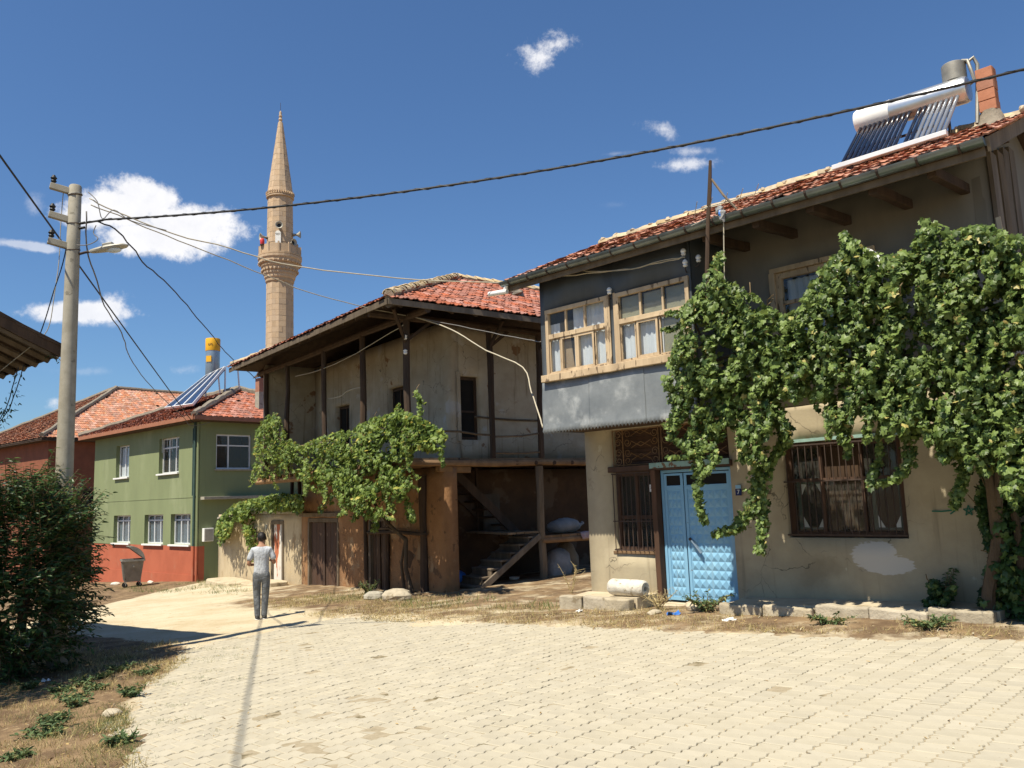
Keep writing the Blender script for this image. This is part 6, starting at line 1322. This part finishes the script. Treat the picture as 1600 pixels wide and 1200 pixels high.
# ================================================================ wheeled waste container
dp = gp(206, 918); dp = onground(dp.x, dp.y)
t = thing('waste_container', 'grey metal wheeled waste container with half-open lid against the red base', 'waste container', dp, -60)
s_ = (dp.y/29.0); g = MB()
def frus(a, b, c, d, z0, z1): return [(-a, -c, z0), (a, -c, z0), (a, c, z0), (-a, c, z0), (-b, -d, z1), (b, -d, z1), (b, d, z1), (-b, d, z1)]
Q = [(3, 2, 1, 0), (0, 1, 5, 4), (1, 2, 6, 5), (2, 3, 7, 6), (3, 0, 4, 7)]
g.add(frus(.40, .56, .34, .46, .25, 1.08), Q); o = g.build('body', MAT['galv'], t); o.modifiers.new('s', 'SOLIDIFY').thickness = .02
g = MB(); 
for a, b in (((-.60, -.49), (.60, -.49)), ((.60, -.49), (.60, .49)), ((.60, .49), (-.60, .49)), ((-.60, .49), (-.60, -.49))): g.beam((*a, 1.08), (*b, 1.08), .05, .07)
g.build('rim', MAT['galv'], t)
for x in (-.44, 0, .44):
    g = MB(); g.beam((x*.75, -.36, .28), (x, -.47, 1.04), .05, .03, up=(0, -1, 0)); g.build('rib', MAT['galv'], t)
g = MB(); v = []; f = []
for i in range(9):      # curved lid tilted open
    a = math.pi*(.02+.60*i/8); yy = .50-.0-.62*(1-math.cos(a))*.9; zz = 1.10+.42*math.sin(a)+.14*(i/8); v += [(-.61, yy, zz), (.61, yy, zz)]
    if i: f.append((2*i-2, 2*i-1, 2*i+1, 2*i))
n_ = len(v); f += [tuple(range(0, n_, 2)), tuple(range(n_-1, 0, -2))]
g.add(v, f); o = g.build('lid', MAT['galv'], t); o.modifiers.new('s', 'SOLIDIFY').thickness = .02
for x, y in ((-.36, -.32), (.36, -.32), (-.36, .32), (.36, .32)):
    g = MB(); g.tube([(x-.03, y, .10), (x+.03, y, .10)], .10, 14); w_ = g.build('wheel', MAT['black'], t, smooth=True); g = MB(); g.beam((x, y, .10), (x, y+.03, .27), .09, .03, up=(0, 1, 0)); g.build('fork', MAT['lamp_grey'], w_)
for x in (-.56, .56):
    g = MB(); g.tube([(x, 0, .85), (x*1.22, 0, .85)], .035, 10); g.build('trunnion', MAT['galv'], t)
t.scale = (.80, .80, .98)

# ================================================================ person
def person():
    p = gp(408, 969); p = onground(p.x, p.y, .012); hd_ = 14; T = thing('person', 'person seen from behind walking away in pale grey shirt and grey trousers', 'person', p, hd_)
    def skin(name, V, E, rad, matn, lv=2):
        m = bpy.data.meshes.new(name); m.from_pydata(V, E, []); m.materials.append(MAT[matn]); o = bpy.data.objects.new(name, m); COL.objects.link(o); o.parent = T
        mod = o.modifiers.new('skin', 'SKIN'); mod.use_smooth_shade = True
        for i, r_ in enumerate(rad): m.skin_vertices[0].data[i].radius = r_ if isinstance(r_, tuple) else (r_, r_)
        m.skin_vertices[0].data[0].use_root = True
        sb = o.modifiers.new('sub', 'SUBSURF'); sb.levels = lv; sb.render_levels = lv; return o
    # joints (x right, y forward = away, z up)
    J = {'pel': (0, 0, .93), 'ab': (0, .0, 1.08), 'ch': (0, -.01, 1.28), 'ne': (0, .0, 1.43), 'nk': (0, .03, 1.50), 'hd': (0, .065, 1.60), 'ht': (0, .085, 1.70),
         'shl': (-.155, -.0, 1.38), 'ell': (-.255, -.02, 1.10), 'wrl': (-.16, .22, 1.08), 'hal': (-.10, .27, 1.10), 'shr': (.155, 0, 1.38), 'elr': (.255, -.01, 1.11), 'wrr': (.20, .22, 1.14), 'har': (.16, .28, 1.16),
         'hil': (-.085, 0, .88), 'knl': (-.085, .05, .48), 'anl': (-.07, -.02, .09), 'tol': (-.085, .13, .035), 'hir': (.085, 0, .88), 'knr': (.075, .03, .48), 'anr': (.055, .02, .09), 'tor': (.07, .17, .035)}
    rd = {'pel': (.10, .07), 'ab': (.12, .085), 'ch': (.14, .09), 'ne': (.075, .07), 'nk': .052, 'hd': (.072, .088), 'ht': (.055, .065), 'shl': .058, 'ell': .040, 'wrl': .027, 'hal': (.036, .018), 'shr': .058, 'elr': .040, 'wrr': .027, 'har': (.036, .018),
          'hil': .065, 'knl': .056, 'anl': .036, 'tol': .030, 'hir': .065, 'knr': .056, 'anr': .036, 'tor': .030}
    Ed = [('pel', 'ab'), ('ab', 'ch'), ('ch', 'ne'), ('ne', 'nk'), ('nk', 'hd'), ('hd', 'ht'), ('ne', 'shl'), ('shl', 'ell'), ('ell', 'wrl'), ('wrl', 'hal'), ('ne', 'shr'), ('shr', 'elr'), ('elr', 'wrr'), ('wrr', 'har'), ('pel', 'hil'), ('hil', 'knl'), ('knl', 'anl'), ('anl', 'tol'), ('pel', 'hir'), ('hir', 'knr'), ('knr', 'anr'), ('anr', 'tor')]
    V = list(J.values()); rad = [rd[k] for k in J]; ix = {k: i for i, k in enumerate(J)}; E = [(ix[a], ix[b]) for a, b in Ed]
    for h, sg in (('hal', 1), ('har', -1)):      # five fingers each
        b = Vector(J[h]); fw = (b-Vector(J['wrl' if h == 'hal' else 'wrr'])).normalized(); sd_ = fw.cross(Vector((0, 0, 1))).normalized()
        for k, (o, ln) in enumerate(((-.03, .070), (-.010, .080), (.010, .076), (.028, .06))):
            a = b+sd_*o+fw*.02; c = a+fw*ln*.55+Vector((0, 0, -.005)); d = c+fw*ln*.35+Vector((0, 0, -.025)); i0 = len(V); V += [tuple(a), tuple(c), tuple(d)]; rad += [.009, .008, .007]; E += [(ix[h], i0), (i0, i0+1), (i0+1, i0+2)]
        a = b-fw*.03+sd_*.04*sg; c = a+fw*.035+sd_*.02*sg; i0 = len(V); V += [tuple(a), tuple(c)]; rad += [.011, .009]; E += [(ix[h], i0), (i0, i0+1)]
    skin('body', V, E, rad, 'skin')
    # shirt
    sv = [(0, 0, .83), (0, .0, .98), (0, -.0, 1.12), (0, -.012, 1.28), (0, -.005, 1.39), (0, .01, 1.465), (-.16, -.005, 1.385), (-.215, -.012, 1.26), (-.25, -.02, 1.165), (.16, -.005, 1.385), (.215, -.012, 1.26), (.25, -.015, 1.17)]
    skin('shirt', sv, [(0, 1), (1, 2), (2, 3), (3, 4), (4, 5), (4, 6), (6, 7), (7, 8), (4, 9), (9, 10), (10, 11)], [(.172, .125), (.165, .120), (.158, .112), (.170, .115), (.115, .085), (.060, .056), .068, .066, .064, .068, .066, .064], 'shirt')
    pv = [(0, 0, 1.02), (0, 0, .90), (-.088, 0, .82), (-.088, .05, .48), (-.072, -.015, .10), (-.072, -.012, .06), (.088, 0, .82), (.078, .03, .48), (.057, .025, .10), (.057, .028, .06)]
    skin('trousers', pv, [(0, 1), (1, 2), (2, 3), (3, 4), (4, 5), (1, 6), (6, 7), (7, 8), (8, 9)], [(.155, .115), (.160, .125), .105, .078, .062, .066, .105, .078, .062, .066], 'trousers')
    for x, y in ((-.075, .05), (.062, .09)):
        g = MB(); g.ball((x, y, .05), .05, .145, .05, 12, 8); g.v = [(a, b, max(c, .018)) for a, b, c in g.v]; s_ = g.build('shoe', MAT['shoe'], T, smooth='all'); g = MB(); g.ball((x, y, .012), .055, .152, .018, 12, 6); g.build('sole', MAT['sole'], s_, smooth='all')
    g = MB(); g.ball((0, .055, 1.635), .088, .104, .108, 16, 12); g.v = [(x*(1+.04*noise.noise(Vector((x, y, z))*30)), y*1.0, z if not (y > .085 and z < 1.66) else 1.66+(z-1.66)*.1) for x, y, z in g.v]; g.v = [(x, y, z) if z > 1.565 else (x*.72, y, 1.565+(z-1.565)*.35) for x, y, z in g.v]; g.build('hair', MAT['hair'], T, smooth='all')
    for x in (-.086, .086): g = MB(); g.ball((x, .075, 1.605), .012, .022, .032, 8, 6); g.build('ear', MAT['skin'], T, smooth='all')
    g = MB(); g.ball((0, .175, 1.60), .014, .02, .02, 8, 6); g.build('nose', MAT['skin'], T, smooth='all')
    for x in (-.03, .03): g = MB(); g.ball((x, .158, 1.625), .011, .008, .007, 8, 5); g.build('eye', MAT['white'], T, smooth='all')
    g = MB(); g.tube([(-.024, .158, 1.555), (0, .166, 1.553), (.024, .158, 1.555)], .006, 6); g.build('mouth', MAT['red_paint'], T, smooth='all')
    t = thing('phone', 'dark phone held by the walking person', 'phone', T.matrix_world @ Vector((0, 0, 0)) + p, hd_) if False else None
    T.scale = (1.0, 1.0, 1.0)
person()

# ================================================================ weeds, grass, litter, stones
def scatter_blades(name, label, cat, pts, hmin, hmax, matn, per=1, lean=.5):
    rs = np.random.default_rng(len(pts)); P = np.repeat(np.array(pts), per, 0); m = len(P); P[:, :2] += rs.normal(0, .02, (m, 2)); P[:, 2] = gz(P[:, 0], P[:, 1])
    tip = np.array([0, 0, 1.])+rs.normal(0, lean, (m, 3)); nr = rs.normal(0, 1, (m, 3)); o = leaves(name, P, nr, tip, rs.uniform(hmin, hmax, m), 'blade', matn)
    return tag(o, label, cat, None, 'stuff')
def region(px_poly, n, seed, thr=.45, sc=1.1):
    rs = np.random.default_rng(seed); w = [gp(*q) for q in px_poly]; poly = [(p.x, p.y) for p in w]; xs = [p[0] for p in poly]; ys = [p[1] for p in poly]; out = []; it = 0
    while len(out) < n and it < n*60:
        it += 1; x = rs.uniform(min(xs), max(xs)); y = rs.uniform(min(ys), max(ys))
        if inpoly(poly, x, y) and float(vnoise(x, y, sc, seed, 3)) > thr: out.append((x, y, 0))
    return out
vr = region([(380, 942), (520, 930), (700, 935), (900, 950), (1100, 955), (1230, 966), (1400, 975), (1590, 985), (1600, 998), (1400, 996), (1200, 990), (1000, 984), (800, 975), (600, 972), (480, 965)], 15000, 3, .38, 1.2)
scatter_blades('dry_grass', 'dry straw-coloured grass on the verge in front of both houses', 'grass', vr, .04, .13, 'grass_blade', 2, .8)
vr2 = region([(470, 935), (560, 925), (640, 940), (760, 935), (880, 945), (870, 958), (700, 955), (560, 950)], 900, 4, .5, 1.4)+region([(235, 915), (330, 905), (400, 925), (370, 932), (280, 930), (160, 925)], 1300, 5, .42, .7)
scatter_blades('green_grass', 'green grass tufts along the foot of the walls', 'grass', vr2, .06, .2, 'green_blade', 2, .5)
lg = region([(0, 1060), (120, 1010), (270, 1005), (310, 1020), (240, 1070), (200, 1120), (240, 1198), (0, 1260)], 5000, 6, .5, 1.6)
scatter_blades('verge_grass', 'sparse mixed grass on the brown earth at the lower left', 'grass', lg, .04, .13, 'grass_blade', 3, .8)
lg2 = region([(0, 1060), (120, 1020), (240, 1030), (200, 1120), (220, 1190), (0, 1260)], 4500, 9, .52, 1.3)
scatter_blades('verge_weed_grass', 'patches of short green grass on the lower left verge', 'grass', lg2, .03, .09, 'green_blade', 3, .8)
jg = [(x, y, 0) for x, y, _ in region([(210, 1198), (215, 1100), (290, 1010), (420, 1010), (350, 1100), (330, 1198)], 500, 8, .62, 3.0)]
scatter_blades('joint_grass', 'small grass growing in the paving joints along the left road edge', 'grass', jg, .02, .05, 'green_blade', 3, .9)
def weed(label, px, py, h, spread, n, matn='weed_leaf', dry=False, group=None, zz=None):
    p = gp(px, py); rs = np.random.default_rng(int(px*7+py)); b = onground(p.x, p.y) if zz is None else zz; T = thing('weed_plant', label, 'weed', b, 0, group); g = MB(); P = []; Tp = []
    for k in range(n):
        a = rs.uniform(0, 6.28); d = Vector((math.cos(a)*spread, math.sin(a)*spread, h))*rs.uniform(.5, 1); e = b+d; m_ = b.lerp(e, .5)+Vector((0, 0, h*.1)); g.tube([b+Vector(rs.normal(0, .02, 2)).to_3d() if False else b, m_, e], [.006, .005, .003], 4)
        for t in np.linspace(.2, 1, 9 if not dry else 4):
            q = b.lerp(e, t)+Vector((0, 0, h*.1*math.sin(math.pi*t)))
            for _ in range(2): P.append(tuple(q)); Tp.append((*rs.normal(0, 1, 2), rs.normal(.3, .5)))
            if dry: g.tube([q, q+Vector(rs.normal(0, .07, 3))+Vector((0, 0, .05))], .003, 3)
    g.build('stem', MAT['dry_stem' if dry else 'twig'], T, world=True); P = np.array(P); m = len(P)
    leaves('foliage', P, np.array([0, 0, 1.])+rs.normal(0, .5, (m, 3)), np.array(Tp), rs.uniform(.4, 1, m)*(.05 if dry else .085), 'lance', matn, T)
for i, (x, y) in enumerate(((95, 1085), (130, 1075), (160, 1062), (190, 1050), (150, 1082), (115, 1098), (205, 1090), (85, 1130), (120, 1108), (60, 1155), (45, 1080), (100, 1050), (85, 1145), (190, 1165), (25, 1190), (225, 1055))):
    if i == 10: weed('small weed alone on bare earth left of the weed patch', x, y, .14, .14, 12)
    else: weed('low leafy weed of the patch on the lower left verge', x, y, random.uniform(.07, .14), random.uniform(.14, .24), 16, group='weeds on the left verge')
za = lambda u, v, z: W(FA, u, v, z)
weed('bushy grey-green weed left of the blue door below the roller', 975, 946, .32, .16, 14)
weed('dry branching weed in front of the dark stair recess', 893, 930, .62, .25, 9, 'grass_blade', True)
weed('dry straw weed in front of the blue door', 1030, 955, .32, .3, 16, 'grass_blade', True)
weed('dense wiry weed right of the blue door', 1105, 958, .30, .42, 30)
weed('wispy weed at the edge of the right pavement', 1300, 978, .14, .3, 18)
weed('leafy green weed at the end of the kerb', 1450, 985, .15, .32, 26)
weed('tall leafy weed growing from the pavement by the wall', 1462, 945, .50, .16, 16, zz=za(5.78, -.2, .32))
weed('tuft of greenery at the foot of the mud wall', 575, 930, .35, .3, 22)
weed('green weed by the green house corner', 302, 905, .5, .4, 16)
for i, (x, y, r_, lb, mt_) in enumerate(((1000, 947, .16, 'rounded kerb stone fallen below the roller slab', 'kerb_stone'), (1023, 962, .10, 'small pale stone on the verge near the blue litter', 'kerb_stone'), (1085, 955, .17, 'flat pale block in the verge before the blue door', 'slab'), (1228, 962, .14, 'dark rounded stone at the pavement edge', 'iron'), (620, 940, .30, 'rough broken stone before the dark plank door', 'kerb_stone'), (585, 938, .22, 'grey broken stone left of the rough stone', 'concrete'), (325, 903, .30, 'pale boulder at the corner of the green house', 'white_stone'), (180, 915, .16, 'small stone left of the waste container', 'white_stone'), (235, 912, .14, 'small stone right of the waste container', 'white_stone'), (175, 1120, .09, 'flat stone on the brown earth by the weeds', 'kerb_stone'))):
    p = gp(x, y); t = thing('stone', lb, 'stone', onground(p.x, p.y), random.uniform(0, 180)); g = MB(); g.ball((0, 0, r_*.35), r_*1.25, r_*.8, r_*.6, 10, 7, .10); g.build('rock', MAT[mt_], t, bevel=.01)
def litter(label, px, py, s, matn):
    p = gp(px, py); t = thing('litter', label, 'litter', onground(p.x, p.y, .01), random.uniform(0, 180)); g = MB(); v = []; f = []
    for i in range(6):
        for k in range(5): v.append((s*(i/5-.5)+random.gauss(0, s*.06), s*.7*(k/4-.5)+random.gauss(0, s*.06), abs(random.gauss(s*.14, s*.12))))
        if i:
            for k in range(4): f.append((5*i-5+k, 5*i+k, 5*i+k+1, 5*i-4+k))
    g.add(v, f); g.build('crumpled_sheet', MAT[matn], t)
litter('crumpled blue plastic bag on the verge before the blue door', 1052, 963, .20, 'blue_plastic'); litter('crumpled white wrapper on the verge left of the roller slab', 905, 958, .15, 'white')
litter('scrap of white paper on the verge by the wiry weed', 1140, 973, .18, 'white'); litter('torn pale wrapper on the shaded earth under the bush', 105, 1028, .16, 'white'); litter('white scrap on the left verge beside the weed patch', 70, 1068, .12, 'white')
rs = np.random.default_rng(77); pts = []
while len(pts) < 420:
    x = rs.uniform(-6, 7.5); y = rs.uniform(5, 14.5)
    if float(sdist(np.array(x), np.array(y))) > .1: pts.append((x, y, float(gz(x, y))+.008))
pts = np.array(pts); m = len(pts)
tag(leaves('fallen_leaves', pts, np.array([0, 0, 1.])+rs.normal(0, .4, (m, 3)), rs.normal(0, 1, (m, 3))*np.array([1, 1, .1]), rs.uniform(.015, .05, m), 'lance', 'leaf_litter'), 'tiny dry leaves and twigs strewn over the pale paving', 'leaves', None, 'stuff')
pts2 = np.array(region([(0, 1040), (120, 1000), (300, 1005), (250, 1070), (205, 1120), (240, 1198), (0, 1260)], 1500, 15, .3, 2.0)+region([(480, 965), (600, 945), (900, 958), (1230, 968), (1590, 985), (1600, 1000), (1000, 986), (600, 974)], 1500, 16, .3, 2.0)); m = len(pts2); pts2[:, 2] = gz(pts2[:, 0], pts2[:, 1])+.03
tag(leaves('leaf_debris', pts2, np.array([0, 0, 1.])+rs.normal(0, .5, (m, 3)), rs.normal(0, 1, (m, 3))*np.array([1, 1, .15]), rs.uniform(.02, .06, m), 'lance', 'leaf_litter'), 'dry leaf debris on the earth verges', 'leaves', None, 'stuff')
